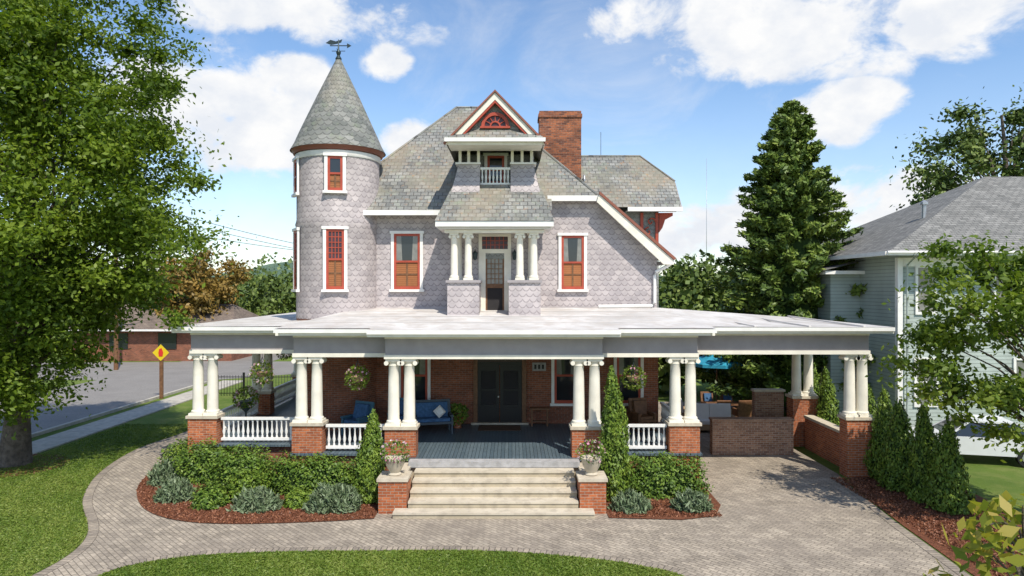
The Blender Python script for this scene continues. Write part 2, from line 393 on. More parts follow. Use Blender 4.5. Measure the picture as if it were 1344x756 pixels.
def conifer(name, base, h, r, n, leaf, mat='conifer', tiers=62):
    e = empty(name); m = MB(); base = np.array(base, float)
    m.tube([base, base+[0, 0, h*0.5], base+[0, 0, h]], [0.3, 0.18, 0.02], 'bark', 8)
    pts = []; cl = []; ax = []; ou = []
    for i in range(tiers):
        t = (i+rng.uniform())/tiers; t = t**0.9
        z = 0.4+(h-0.5)*t; R = r*(1-t)**0.70+0.12
        if t < 0.1: R *= 0.92
        for j in range(9):
            a = rng.uniform(0, 2*math.pi); RR = R*rng.uniform(0.6, 1.2)
            tip = base+np.array([math.cos(a)*RR, math.sin(a)*RR, z+0.22*RR])
            if j < 3: m.tube([base+[0, 0, z-0.15*RR], tip], [0.03, 0.008], 'bark', 4)
            k = max(10, int(n/(tiers*9)*(0.3+1.35*R/r)))
            s = rng.uniform(0.25, 1.08, k)**0.6
            q = base+np.array([0, 0, z])+ (tip-base-np.array([0, 0, z]))*s[:, None]
            q = q+rng.normal(size=(k, 3))*np.array([0.24, 0.24, 0.18])*(0.3+0.7*R/r)*(1.5-s[:, None])
            q[:, 2] -= 0.15*rng.uniform(0, 1, k)*s
            pts.append(q); cl.append(np.full(k, rng.uniform()))
            ax.append(np.tile([math.cos(a), math.sin(a), 0.6], (k, 1))); ou.append(np.tile([math.cos(a)*0.8, math.sin(a)*0.8, 0.7], (k, 1)))
    m.obj('trunk_and_branches', e)
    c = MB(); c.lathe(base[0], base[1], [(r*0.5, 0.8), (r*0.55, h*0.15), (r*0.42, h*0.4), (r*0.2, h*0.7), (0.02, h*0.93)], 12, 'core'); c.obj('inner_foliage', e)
    leafmesh('needles', np.vstack(pts), leaf, mat, e, aspect=0.4, clump=np.concatenate(cl), axis=np.vstack(ax), outward=np.vstack(ou)*0.6)
    return e

def arborvitae(name, x, y, h, r, n=5000, leaf=0.10, z0=0.0):
    e = empty(name); c = MB()
    f = lambda t: (0.75+0.25*min(1, t*6))*(1-t)**0.62*(1 if t > 0.02 else 0.8)
    prof = [(max(0.01, r*0.80*f(t)), z0+0.05+h*t*0.96) for t in [0, .05, .15, .3, .45, .6, .75, .87, .95, 1.0]]
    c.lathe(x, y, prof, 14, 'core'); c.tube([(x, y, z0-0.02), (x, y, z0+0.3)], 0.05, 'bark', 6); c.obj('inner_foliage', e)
    t = 1-rng.uniform(0, 1, n)**0.6; a = rng.uniform(0, 2*math.pi, n)
    ff = np.array([f(q) for q in t]); ph = x*3+y*5
    lump = 1+0.11*np.sin(a*4+t*19+ph)+0.09*np.sin(a*9-t*37+ph*2)+0.05*np.sin(t*70+a*2)
    R = r*ff*lump*rng.uniform(0.80, 1.12, n)
    P = np.stack([x+R*np.cos(a)+0.05*np.sin(t*6+ph), y+R*np.sin(a), z0+0.05+h*t+rng.normal(size=n)*0.03], 1)
    out = np.stack([np.cos(a), np.sin(a), np.full(n, 0.3)], 1)
    cl = 0.5+0.5*np.sin(a*5+t*23+ph)*np.sin(a*3+t*37)
    leafmesh('sprays', P, leaf, 'arbor', e, aspect=0.45, outward=out, clump=cl, axis=np.tile([0, 0, 1.0], (n, 1))+out*0.4)
    return e

def shrub(name, x, y, rx, ry, h, mat='hedge', n=2500, leaf=0.085, boxy=0.0, z0=0.0, spiky=False, core=True):
    e = empty(name)
    d = sph(n); d[:, 2] = np.abs(d[:, 2])
    if boxy:
        p = 2+boxy*4; k = (np.abs(d)**p).sum(1)**(1/p); d = d/k[:, None]
    lump = 1+0.10*np.sin(d[:, 0]*7+x*3)*np.cos(d[:, 1]*6+y)+0.08*np.sin(d[:, 2]*11+x*5+d[:, 0]*9)+0.05*np.sin(d[:, 0]*23+d[:, 1]*19)
    s = rng.uniform(0.72, 1.08, n)*lump
    P = np.stack([x+d[:, 0]*rx*s, y+d[:, 1]*ry*s, z0+0.03+d[:, 2]*h*s*0.97], 1)
    out = d.copy(); out[:, 2] += 0.3
    cl = np.clip(0.5+0.5*np.sin(d[:, 0]*9+x*3)*np.cos(d[:, 2]*8+d[:, 1]*7), 0, 1)
    ax = (np.tile([0, 0, 1.0], (n, 1))+d*0.7) if spiky else None
    leafmesh('leaves', P, leaf, mat, e, aspect=0.26 if spiky else 0.6, outward=None if spiky else out, clump=cl, axis=ax)
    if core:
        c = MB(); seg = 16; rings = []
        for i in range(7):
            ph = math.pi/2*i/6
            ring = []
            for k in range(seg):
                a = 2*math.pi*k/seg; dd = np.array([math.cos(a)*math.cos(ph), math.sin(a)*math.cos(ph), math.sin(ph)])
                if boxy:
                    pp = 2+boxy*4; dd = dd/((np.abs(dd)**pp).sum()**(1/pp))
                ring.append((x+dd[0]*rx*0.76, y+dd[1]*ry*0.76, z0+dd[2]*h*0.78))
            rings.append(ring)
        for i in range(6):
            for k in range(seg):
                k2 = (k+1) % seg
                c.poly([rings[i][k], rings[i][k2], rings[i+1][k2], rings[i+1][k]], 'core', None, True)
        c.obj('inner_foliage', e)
    return e

def smooth_poly(pts, k=5, closed=False):
    out = []; n = len(pts)
    for i in range(n-1 if not closed else n):
        p0 = pts[(i-1) % n] if closed or i > 0 else pts[i]; p1 = pts[i]; p2 = pts[(i+1) % n]
        p3 = pts[(i+2) % n] if closed or i+2 < n else p2
        for j in range(k):
            t = j/k
            out.append(tuple(0.5*((2*p1[a])+(-p0[a]+p2[a])*t+(2*p0[a]-5*p1[a]+4*p2[a]-p3[a])*t*t+(-p0[a]+3*p1[a]-3*p2[a]+p3[a])*t**3) for a in (0, 1)))
    if not closed: out.append(pts[-1])
    return out
def sheet(name, pts, z, mat):
    m = MB(); m.poly([(p[0], p[1], z) for p in pts], mat)
    return m.obj(name)
def strip(m, pts, w, z, mat):
    P = [Vector((p[0], p[1], 0)) for p in pts]; off = []
    for i, p in enumerate(P):
        d = (P[min(i+1, len(P)-1)]-P[max(i-1, 0)]).normalized(); off.append(p+Vector((-d.y, d.x, 0))*w)
    s = 0
    for i in range(len(P)-1):
        l = (P[i+1]-P[i]).length
        m.poly([(P[i].x, P[i].y, z), (P[i+1].x, P[i+1].y, z), (off[i+1].x, off[i+1].y, z), (off[i].x, off[i].y, z)], mat, [(s, 0.0), (s+l, 0.0), (s+l, 0.24), (s, 0.24)]); s += l

# ------------------------------------------------------------------ ground
sheet('ground', [(-900, -60), (900, -60), (900, 1500), (-900, 1500)], 0, 'grass')
outer = smooth_poly([(-13.3, 33), (-13.6, 28.3), (-13.95, 25.4), (-13.4, 22.2), (-12.2, 19.4), (-10.75, 17.3), (-10.2, 16.3), (-9.95, 15.3), (-10.0, 14.2), (-10.4, 12), (-11.2, 8)])
inner = smooth_poly([(-9.3, 8), (-8.9, 12), (-8.6, 14.2), (-7.9, 14.95), (-6.4, 15.4), (-3.85, 15.55), (-0.55, 15.55), (1.8, 15.1), (2.9, 14.65), (3.6, 14.1), (4.5, 12), (5.2, 8)])
rightedge = [(9.0, 8), (9.6, 14.8), (9.8, 17.2), (10.2, 20.5), (10.5, 22)]
pav = outer+inner+rightedge+[(10.6, 36), (5.6, 36), (5.6, 21), (-10.4, 21), (-11, 24), (-11.9, 26), (-11.9, 33)]
sheet('driveway_paving', pav, 0.008, 'paver')
m = MB(); strip(m, outer, 0.24, 0.014, 'border'); strip(m, inner, 0.24, 0.014, 'border'); strip(m, rightedge, 0.24, 0.014, 'border'); m.obj('paving_border')
bedc = smooth_poly([(-10.4, 26), (-11.8, 24.8), (-11.95, 23.2), (-11.6, 21.6), (-11.05, 20.1), (-9.97, 18.5), (-8.7, 17.6), (-7.2, 17.3), (-5, 17.45), (-3.58, 17.7)])
bed = bedc+[(-3.58, 21), (-10.2, 22.2)]
sheet('mulch_bed', bed, 0.03, 'mulch')
sheet('mulch_bed', [(2.52, 17.75), (4.4, 17.6), (5.35, 17.9), (5.75, 18.8), (5.8, 21), (2.52, 21)], 0.03, 'mulch')
sheet('mulch_bed', [(9.3, 9), (9.65, 14.8), (9.85, 17.2), (10.25, 20.5), (10.55, 21.3), (13.6, 23.5), (13.2, 14), (12.6, 9)], 0.02, 'mulch')
sheet('mulch_bed', smooth_poly([(-18.2, 21.5), (-15.6, 21.8), (-15.2, 23.4), (-16.5, 24.6), (-18.3, 24)], closed=True), 0.02, 'mulch')
m = MB(); m.poly([(-27, -20, 0.012), (-19.9, -20, 0.012), (-19.4, 120, 0.012), (-27, 120, 0.012)], 'asphalt')
m.obj('road')
sheet('cross_street', [(-120, 44.5), (-19.4, 44.5), (-12, 50), (-12, 56), (-120, 51.5)], 0.006, 'asphalt')
m = MB(); m.prism([(-19.8, -20), (-19.62, -20), (-19.12, 43), (-19.3, 43)], 'z', 0.0, 0.13, 'walk'); m.obj('kerb')
m = MB()
for i in range(50):
    y0 = -16+i*1.2
    m.box(-18.6, -17.2, y0, y0+1.17, 0.0, 0.05, 'walk')
m.obj('sidewalk')

def inside(P, poly):
    x, y = P[:, 0], P[:, 1]; r = np.zeros(len(P), bool); n = len(poly); j = n-1
    for i in range(n):
        xi, yi = poly[i][:2]; xj, yj = poly[j][:2]
        c = ((yi > y) != (yj > y)) & (x < (xj-xi)*(y-yi)/((yj-yi) or 1e-9)+xi)
        r ^= c; j = i
    return r
Q = np.vstack([rng.uniform([-17, 13.5], [-9.5, 30], (150000, 2)), rng.uniform([-9, 13.6], [4, 15.7], (60000, 2))])
Q = Q[~inside(Q, pav) & ~inside(Q, bed)]
G3 = np.column_stack([Q, rng.uniform(0.01, 0.035, len(Q))])
cl = np.clip(0.5+0.3*np.sin(Q[:, 0]*0.9+np.sin(Q[:, 1]*0.7)*2)+0.2*np.sin(Q[:, 0]*4.1+Q[:, 1]*3.3+np.sin(Q[:, 0]*1.7)*3)+rng.normal(size=len(Q))*0.15, 0, 1)
leafmesh('lawn_grass', G3, 0.07, 'blade', None, aspect=0.3, clump=cl, upb=1.0)

# ------------------------------------------------------------------ HOUSE
H = empty('victorian_house')
def column(m, x, y, z0, z1, r, cap=True):
    m.box(x-r*1.3, x+r*1.3, y-r*1.3, y+r*1.3, z0, z0+0.07, 'cream')
    h = z1-z0
    m.lathe(x, y, [(r*1.22, z0+0.07), (r*1.28, z0+0.10), (r*1.22, z0+0.14), (r*1.05, z0+0.16), (r*1.02, z0+0.2),
                   (r, z0+h*0.35), (r*0.93, z0+h*0.7), (r*0.86, z1-0.22), (r*0.95, z1-0.2), (r*0.86, z1-0.18), (r*0.9, z1-0.12), (r*1.15, z1-0.08)], 18, 'cream')
    if cap:
        m.box(x-r*1.25, x+r*1.25, y-r*1.1, y+r*1.1, z1-0.075, z1-0.001, 'cream')
        for sx in (-1, 1):
            m.tube([(x+sx*r*1.12, y-r*1.12, z1-0.13), (x+sx*r*1.12, y+r*1.12, z1-0.13)], 0.4*r, 'cream', 12)
    else:
        m.box(x-r*1.3, x+r*1.3, y-r*1.3, y+r*1.3, z1-0.075, z1-0.001, 'cream')
def place(mb, x, y, z, ang):
    mb.M = Matrix.Translation((x, y, z)) @ Matrix.Rotation(ang, 4, 'Z')
def window(mb, w, h, style='blind'):
    t = 0.11
    mb.box(-w/2, -w/2+t, -0.07, 0.0, 0, h, 'white'); mb.box(w/2-t, w/2, -0.07, 0.0, 0, h, 'white')
    mb.box(-w/2-0.04, w/2+0.04, -0.1, 0.0, h, h+0.1, 'white')
    mb.box(-w/2-0.05, w/2+0.05, -0.13, 0.0, -0.09, 0, 'white')
    a = w/2-t; s = 0.085; mid = h*0.5
    mb.box(-a, -a+s, -0.05, 0, 0, h, 'red'); mb.box(a-s, a, -0.05, 0, 0, h, 'red')
    mb.box(-a+s, a-s, -0.048, 0, 0, s*1.3, 'red'); mb.box(-a+s, a-s, -0.048, 0, h-s, h, 'red')
    mb.box(-a+s, a-s, -0.055, 0, mid-0.035, mid+0.035, 'red')
    g = a-s
    lowm = 'blind' if 'blind' in style else 'glass'
    mb.poly([(-g, -0.012, s*1.3), (g, -0.012, s*1.3), (g, -0.012, mid-0.035), (-g, -0.012, mid-0.035)], lowm)
    if 'curt' in style:
        k = g*0.45
        for sg in (-1, 1): mb.prism([(sg*g, mid+0.035), (sg*k, mid+0.035), (sg*(k+0.04), h-s), (sg*g, h-s)], 'y', -0.02, -0.013, 'curtain')
        mb.poly([(-g, -0.012, mid+0.035), (g, -0.012, mid+0.035), (g, -0.012, h-s), (-g, -0.012, h-s)], 'glass')
    else:
        mb.poly([(-g, -0.012, mid+0.035), (g, -0.012, mid+0.035), (g, -0.012, h-s), (-g, -0.012, h-s)], 'lattice' if 'lat' in style else 'glass')
    if lowm == 'blind':
        mb.box(-0.03, 0.03, -0.03, -0.013, s*1.3, mid-0.035, 'wood')
        mb.box(-g, g, -0.028, -0.0135, mid*0.52, mid*0.52+0.05, 'wood')
    if 'lat' in style:
        z0, z1 = mid+0.035, h-s
        for i in range(1, 4): xx = -g+2*g*i/4; mb.box(xx-0.014, xx+0.014, -0.035, -0.014, z0, z1, 'red')
        nz = max(3, int((z1-z0)/0.16))
        for i in range(1, nz): zz = z0+(z1-z0)*i/nz; mb.box(-g, g, -0.032, -0.015, zz-0.014, zz+0.014, 'red')

m = MB()
m.box(-5.6, -2.0, 25.2, 34, 0, 5.0, 'brick'); m.box(-2.0, 5.4, 25.2, 34, 0, 5.0, 'brick')
m.obj('brick_walls', H)
m = MB()
m.box(-5.6, -2.0, 25.2, 34, 5.0, 8.75, 'wall')
m.box(-2.0, 0.78, 24.6, 34, 5.0, 8.75, 'wall')
m.prism([(0.78, 5.0), (5.4, 5.0), (5.4, 7.3), (3.2, 9.28), (0.78, 9.28)], 'y', 25.45, 33.8, 'wall')
m.obj('shingled_walls', H)
m = MB()
FL = (-5.85, 24.6, 8.8); Mi = (-5.08, 26.7, 10.94); R1 = (-2.4, 29.5, 13.8); R2 = (-0.89, 29.5, 13.8)
m.poly([FL, (1.45, 24.6, 8.8), (1.45, 25.19, 9.4), (3.2, 25.19, 9.4), R2, R1, Mi], 'slate')
m.poly([R2, (3.2, 25.19, 9.4), (3.2, 34, 9.4)], 'slate')
m.poly([(3.2, 25.1, 9.42), (5.8, 25.0, 7.1), (5.8, 34.2, 7.1), (3.2, 34.2, 9.42)], 'slate')
m.poly([FL, Mi, R1, (-5.85, 34.4, 8.8)], 'slate')
m.poly([(-5.85, 34.4, 8.8), R1, R2, (3.2, 34.1, 9.4), (1.45, 34.4, 8.8)], 'slate')
m.poly([(-5.85, 24.62, 8.7), (1.4, 24.62, 8.7), (1.4, 25.3, 8.7), (-5.85, 25.3, 8.7)], 'ceil')
m.poly([(-5.83, 24.62, 8.7), (-5.83, 34.3, 8.7), (-5.5, 34.3, 8.7), (-5.5, 24.62, 8.7)], 'ceil')
m.poly([(0.8, 25.2, 9.29), (3.2, 25.2, 9.29), (3.2, 25.5, 9.29), (0.8, 25.5, 9.29)], 'ceil')
m.obj('main_roof', H)
m = MB()
m.box(-5.87, -2.55, 24.52, 24.6, 8.62, 8.8, 'white'); m.box(-5.95, -5.87, 24.5, 34.4, 8.62, 8.8, 'white')
m.box(1.3, 3.2, 25.07, 25.17, 9.2, 9.4, 'white')
for a, b in ((FL, Mi), (Mi, R1), (R1, R2), (R2, (3.2, 25.19, 9.4))):
    m.tube([a, b], 0.05, 'slate', 6, False)
m.prism([(3.18, 9.42), (3.1, 9.15), (5.55, 6.86), (5.92, 6.86), (5.92, 7.0)], 'y', 24.93, 25.05, 'cream')
m.prism([(3.2, 9.53), (3.18, 9.43), (5.92, 7.02), (6.0, 7.08)], 'y', 24.88, 25.1, 'brown')
m.box(5.82, 5.95, 25.06, 34, 6.9, 7.04, 'white')
m.obj('eave_trim', H)
m = MB()
m.tube([(5.9, 25.0, 6.95), (5.7, 25.1, 6.8), (5.33, 25.3, 6.6), (5.3, 25.36, 6.45), (5.3, 25.36, 5.45), (5.2, 25.3, 5.34), (3.2, 25.25, 5.32)], 0.06, 'white', 8)
m.obj('downspout', H)
# --- turret
tx, ty, tr = -6.48, 25.5, 1.5
m = MB()
m.lathe(tx, ty, [(tr, 0.0), (tr, 5.0)], 40, 'brick', uvr=tr, cap=False)
m.lathe(tx, ty, [(tr+0.01, 4.9), (tr+0.01, 8.2), (tr+0.05, 8.3), (tr, 8.5), (tr, 10.7)], 48, 'wall', uvr=tr, cap=False)
m.lathe(tx, ty, [(tr+0.02, 10.66), (tr+0.05, 10.7), (tr+0.05, 10.86), (tr+0.02, 10.88)], 48, 'white', cap=False)
m.lathe(tx, ty, [(tr+0.03, 10.89), (tr+0.12, 10.90), (tr+0.14, 10.98), (tr+0.2, 11.04)], 48, 'brown', cap=False)
m.lathe(tx, ty, [(tr-0.1, 10.88), (tr+0.2, 11.03)], 48, 'brown', cap=False)
m.lathe(tx, ty, [(tr+0.24, 11.03), (tr+0.08, 11.32), (tr-0.08, 11.7), (0.78, 13.1), (0.06, 14.6)], 48, 'slate2', uvr=1.2, cap=False)
m.lathe(tx, ty, [(0.1, 14.5), (0.12, 14.56), (0.05, 14.68), (0.09, 14.78), (0.09, 14.82), (0.03, 14.9), (0.02, 15.25), (0.0, 15.3)], 12, 'iron')
m.obj('turret', H)
m = MB()
for ang in (10, -62, -150):
    a = math.radians(ang); place(m, tx+math.sin(a)*tr, ty-math.cos(a)*tr, 5.95, a)
    window(m, 0.84, 2.12, 'blind_lat')
for ang in (10, -62, -150):
    a = math.radians(ang); place(m, tx+math.sin(a)*(tr), ty-math.cos(a)*(tr), 9.42, a)
    window(m, 0.74, 1.22, 'blind')
m.M = Matrix.Identity(4); m.obj('turret_windows', H)
m = MB()
zv = 15.05
m.tube([(tx-0.32, ty, zv), (tx+0.32, ty, zv)], 0.018, 'iron', 6)
m.prism([(tx+0.32, zv-0.09), (tx+0.48, zv), (tx+0.32, zv+0.09)], 'y', ty-0.012, ty+0.012, 'iron')
m.prism([(tx-0.48, zv+0.1), (tx-0.28, zv+0.03), (tx-0.1, zv+0.06), (tx+0.1, zv+0.12), (tx+0.14, zv+0.24), (tx+0.04, zv+0.2), (tx-0.1, zv+0.16), (tx-0.3, zv+0.22)], 'y', ty-0.01, ty+0.01, 'iron')
m.tube([(tx, ty-0.25, zv-0.2), (tx, ty+0.25, zv-0.2)], 0.012, 'iron', 6); m.tube([(tx-0.25, ty, zv-0.2), (tx+0.25, ty, zv-0.2)], 0.012, 'iron', 6)
m.obj('weathervane', H)
m = MB()
place(m, -3.87, 25.2, 5.95, 0); window(m, 1.18, 2.05, 'blind_curt')
place(m, 2.26, 25.45, 5.95, 0); window(m, 1.06, 2.0, 'blind_curt')
m.M = Matrix.Identity(4); m.obj('upper_windows', H)
# --- balcony bay
m = MB()
for x0, x1 in ((-2.2, -1.12), (-0.11, 0.97)):
    m.box(x0, x1, 23.2, 24.6, 4.95, 6.18, 'wall'); m.box(x0-0.05, x1+0.05, 23.13, 24.6, 6.18, 6.27, 'mauve')
m.box(-2.5, 1.32, 23.05, 24.6, 8.0, 8.06, 'ceil')
m.box(-2.58, 1.40, 22.93, 24.58, 8.07, 8.25, 'white')
m.box(-2.3, 1.1, 23.22, 23.5, 7.88, 7.99, 'cream')
m.poly([(-2.6, 22.9, 8.26), (1.42, 22.9, 8.26), (0.98, 24.4, 9.75), (-2.07, 24.4, 9.75)], 'slate')
m.poly([(-2.6, 24.9, 8.3), (-2.6, 22.9, 8.26), (-2.07, 24.4, 9.75), (-2.07, 25.6, 9.75)], 'slate')
m.poly([(1.42, 22.9, 8.26), (1.42, 24.9, 8.3), (0.98, 25.6, 9.75), (0.98, 24.4, 9.75)], 'slate')
m.obj('balcony_bay', H)
m = MB()
for x in (-1.98, -1.5, 0.27, 0.75): column(m, x, 23.42, 6.27, 7.88, 0.125, True)
for x in (-1.9, 0.68): column(m, x, 24.4, 6.27, 7.99, 0.11, False)
m.obj('balcony_columns', H)
m = MB(); yb = 24.6
m.box(-1.2, -1.08, yb-0.07, yb, 5.0, 7.95, 'cream'); m.box(-0.15, -0.03, yb-0.07, yb, 5.0, 7.95, 'cream')
m.box(-1.08, -0.15, yb-0.06, yb, 7.85, 7.95, 'cream'); m.box(-1.08, -0.15, yb-0.06, yb, 7.25, 7.4, 'cream')
m.poly([(-1.08, yb-0.01, 7.4), (-0.15, yb-0.01, 7.4), (-0.15, yb-0.01, 7.85), (-1.08, yb-0.01, 7.85)], 'lattice')
for i in range(1, 6): xx = -1.08+0.93*i/6; m.box(xx-0.01, xx+0.01, yb-0.03, yb-0.012, 7.4, 7.85, 'red')
for i in range(1, 3): zz = 7.4+0.15*i; m.box(-1.08, -0.15, yb-0.028, yb-0.013, zz-0.01, zz+0.01, 'red')
m.box(-1.08, -0.95, yb-0.05, yb, 5.0, 7.25, 'cream'); m.box(-0.28, -0.15, yb-0.05, yb, 5.0, 7.25, 'cream')
m.box(-0.95, -0.28, yb-0.045, yb, 7.05, 7.25, 'wallgrey')
m.poly([(-0.95, yb-0.012, 6.15), (-0.28, yb-0.012, 6.15), (-0.28, yb-0.012, 7.05), (-0.95, yb-0.012, 7.05)], 'curtain')
m.box(-0.95, -0.28, yb-0.04, yb, 6.0, 6.15, 'wood'); m.poly([(-0.95, yb-0.012, 5.0), (-0.28, yb-0.012, 5.0), (-0.28, yb-0.012, 6.0), (-0.95, yb-0.012, 6.0)], 'darkint')
for xx in (-0.92, -0.31): m.box(xx-0.03, xx+0.03, yb-0.035, yb-0.013, 5.0, 7.05, 'wood')
for i in range(1, 4): xx = -0.89+0.55*i/4; m.box(xx-0.012, xx+0.012, yb-0.03, yb-0.014, 6.15, 7.05, 'wood')
for i in range(1, 5): zz = 6.15+0.18*i; m.box(-0.89, -0.34, yb-0.028, yb-0.015, zz-0.012, zz+0.012, 'wood')
m.obj('balcony_door', H)
m = MB()
for xx in (-1.32, 0.09):
    m.tube([(xx, 24.6, 7.3), (xx, 24.5, 7.38), (xx, 24.42, 7.3)], 0.015, 'iron', 6)
    m.lathe(xx, 24.42, [(0.03, 7.0), (0.07, 7.06), (0.09, 7.22), (0.1, 7.24), (0.02, 7.34)], 8, 'iron')
m.obj('balcony_lanterns', H)
# --- dormer
m = MB()
m.box(-1.95, -1.14, 24.4, 24.9, 9.5, 10.42, 'wall'); m.box(-0.05, 0.8, 24.4, 24.9, 9.5, 10.42, 'wall')
for x0, x1, xo in ((-1.95, -1.14, -2.14), (-0.05, 0.8, 0.99)):
    m.poly([(x0 if xo > 0 else xo, 24.02, 9.38), (x1 if xo < 0 else xo, 24.02, 9.38), (x1, 24.39, 10.25), (x0, 24.39, 10.25)], 'wall')
m.poly([(-2.14, 24.02, 9.38), (-1.955, 24.39, 10.25), (-1.955, 26.2, 10.25), (-2.14, 26.2, 9.38)], 'wall')
m.poly([(0.99, 24.02, 9.38), (0.99, 26.2, 9.38), (0.805, 26.2, 10.25), (0.805, 24.39, 10.25)], 'wall')
m.box(-1.95, -1.85, 24.9, 28, 9.5, 10.95, 'wall'); m.box(0.7, 0.8, 24.9, 28, 9.5, 10.95, 'wall')
m.box(-1.85, 0.7, 25.35, 25.45, 9.5, 10.95, 'wallgrey')
m.box(-1.14, -0.05, 24.4, 25.35, 9.5, 9.66, 'mauve')
m.box(-2.02, -1.12, 24.33, 24.92, 10.42, 10.48, 'white'); m.box(-0.07, 0.87, 24.33, 24.92, 10.42, 10.48, 'white')
for xx in (-1.86, -1.55, -1.2, 0.01, 0.36, 0.7):
    m.box(xx-0.05, xx+0.05, 24.42, 24.52, 10.48, 10.97, 'cream')
place(m, -0.6, 25.35, 9.85, 0); window(m, 0.85, 1.05, 'dark'); m.M = Matrix.Identity(4)
m.obj('dormer_walls', H)
m = MB()
m.box(-1.13, -0.06, 24.33, 24.42, 10.22, 10.3, 'white'); m.box(-1.13, -0.06, 24.34, 24.41, 9.68, 9.75, 'white')
for i in range(8):
    xx = -1.06+i*0.132
    m.lathe(xx, 24.375, [(0.03, 9.75), (0.022, 9.82), (0.042, 9.95), (0.02, 10.08), (0.03, 10.22)], 8, 'white', cap=False)
m.obj('dormer_railing', H)
m = MB(); cx = -0.58
m.poly([(cx, 23.42, 12.70), (cx-1.68, 23.42, 10.96), (cx-1.68, 27.0, 10.96), (cx, 28.6, 12.70)], 'slate')
m.poly([(cx+1.68, 23.42, 10.96), (cx, 23.42, 12.70), (cx, 28.6, 12.70), (cx+1.68, 27.0, 10.96)], 'slate')
m.poly([(cx-1.5, 23.62, 11.0), (cx+1.5, 23.62, 11.0), (cx, 23.62, 12.58)], 'wallgrey')
m.obj('dormer_roof', H)
m = MB()
for sg in (-1, 1):
    A = lambda u, z: (cx+sg*u, z)
    m.prism([A(0, 12.70), A(1.70, 10.93), A(1.46, 10.93), A(0, 12.45)], 'y', 23.36, 23.47, 'cream')
    m.prism([A(0, 12.44), A(1.45, 10.93), A(1.36, 10.93), A(0, 12.35)], 'y', 23.38, 23.6, 'red')
    m.prism([A(0, 12.78), A(0, 12.71), A(1.73, 10.91), A(1.78, 10.96)], 'y', 23.3, 23.5, 'brown')
m.box(cx-1.72, cx+1.72, 23.2, 24.42, 10.99, 11.12, 'white')
m.box(cx-1.6, cx+1.6, 23.34, 24.4, 10.9, 10.985, 'cream')
m.poly([(cx-1.66, 23.22, 11.13), (cx+1.66, 23.22, 11.13), (cx+1.2, 23.6, 11.48), (cx-1.2, 23.6, 11.48)], 'slate')
zc = 11.58
def arc(r0, r1, y0, y1, mat, n=14):
    o = [(cx+r1*math.cos(math.pi*i/n), zc+r1*math.sin(math.pi*i/n)) for i in range(n+1)]
    q = [(cx+r0*math.cos(math.pi*i/n), zc+r0*math.sin(math.pi*i/n)) for i in range(n+1)]
    for i in range(n): m.prism([o[i], o[i+1], q[i+1], q[i]], 'y', y0, y1, mat)
arc(0.37, 0.48, 23.53, 23.615, 'red'); arc(0.14, 0.19, 23.56, 23.6, 'red')
m.poly([(cx+0.38*math.cos(math.pi*i/14), 23.605, zc+0.38*math.sin(math.pi*i/14)) for i in range(15)], 'lattice')
for k in range(1, 6):
    a = math.pi*k/6; m.bar((cx+0.17*math.cos(a), 23.58, zc+0.17*math.sin(a)), (cx+0.39*math.cos(a), 23.58, zc+0.39*math.sin(a)), 0.025, 0.025, 'red')
m.box(cx-0.52, cx+0.52, 23.5, 23.61, zc-0.07, zc-0.003, 'red')
m.obj('dormer_gable_trim', H)
m = MB(); m.box(1.13, 2.86, 28.2, 29.2, 8.5, 13.05, 'brickch'); m.box(1.09, 2.90, 28.16, 29.24, 13.05, 13.2, 'brickch'); m.box(1.13, 2.86, 28.2, 29.2, 13.2, 13.32, 'brickch')
m.box(1.25, 2.7, 28.35, 29.05, 13.32, 13.36, 'stone'); m.obj('chimney', H)
# --- right wing
m = MB()
m.poly([(2.0, 31.5, 12.08), (2.0, 28.95, 9.43), (7.2, 28.95, 9.43), (7.2, 30.2, 10.72), (5.9, 31.5, 12.08)], 'slate')
m.poly([(5.9, 31.5, 12.08), (7.2, 30.2, 10.72), (7.2, 32.8, 10.72)], 'slate')
m.poly([(5.9, 31.5, 12.08), (7.2, 32.8, 10.72), (7.2, 34.05, 9.43), (2.0, 34.05, 9.43), (2.0, 31.5, 12.08)], 'slate')
m.tube([(2.0, 31.5, 12.09), (5.9, 31.5, 12.09), (7.2, 30.2, 10.73)], 0.045, 'slate', 6, False)
m.box(4.9, 7.22, 28.86, 28.95, 9.25, 9.43, 'white')
m.bar((7.19, 28.95, 9.36), (7.19, 30.2, 10.63), 0.06, 0.10, 'mauve')
m.poly([(4.9, 28.95, 9.3), (7.1, 28.95, 9.3), (7.1, 29.6, 9.3), (4.9, 29.6, 9.3)], 'ceil')
m.obj('wing_roof', H)
m = MB()
m.box(3.0, 6.3, 29.6, 33.5, 0, 5.0, 'brick'); m.box(3.0, 6.35, 29.55, 33.5, 5.0, 9.28, 'wallgrey')
m.prism([(29.55, 9.281), (33.5, 9.281), (31.5, 11.5)], 'x', 3.0, 6.35, 'wallgrey')
m.obj('wing_walls', H)
m = MB()
for k in range(4):
    a0 = k*1.5
    c0 = (6.0-0.12*k, 8.85-0.42*k)
    pts = [(c0[0]+0.2*(1-t/14)*math.cos(a0+t*0.5), 29.45, c0[1]+0.2*(1-t/14)*math.sin(a0+t*0.5)) for t in range(14)]
    m.tube(pts, 0.035, 'red', 6)
m.prism([(6.36, 9.25), (6.95, 9.25), (6.95, 9.12), (6.62, 8.95), (6.5, 8.6), (6.36, 8.4)], 'y', 29.5, 29.6, 'red')
m.box(5.55, 5.67, 29.46, 29.55, 7.3, 9.25, 'red'); m.box(6.2, 6.32, 29.46, 29.55, 7.3, 9.25, 'red')
m.obj('wing_scroll_ornament', H)
m = MB(); m.tube([(3.2, 30.2, 10.5), (3.2, 30.2, 11.0)], 0.05, 'metal', 8)
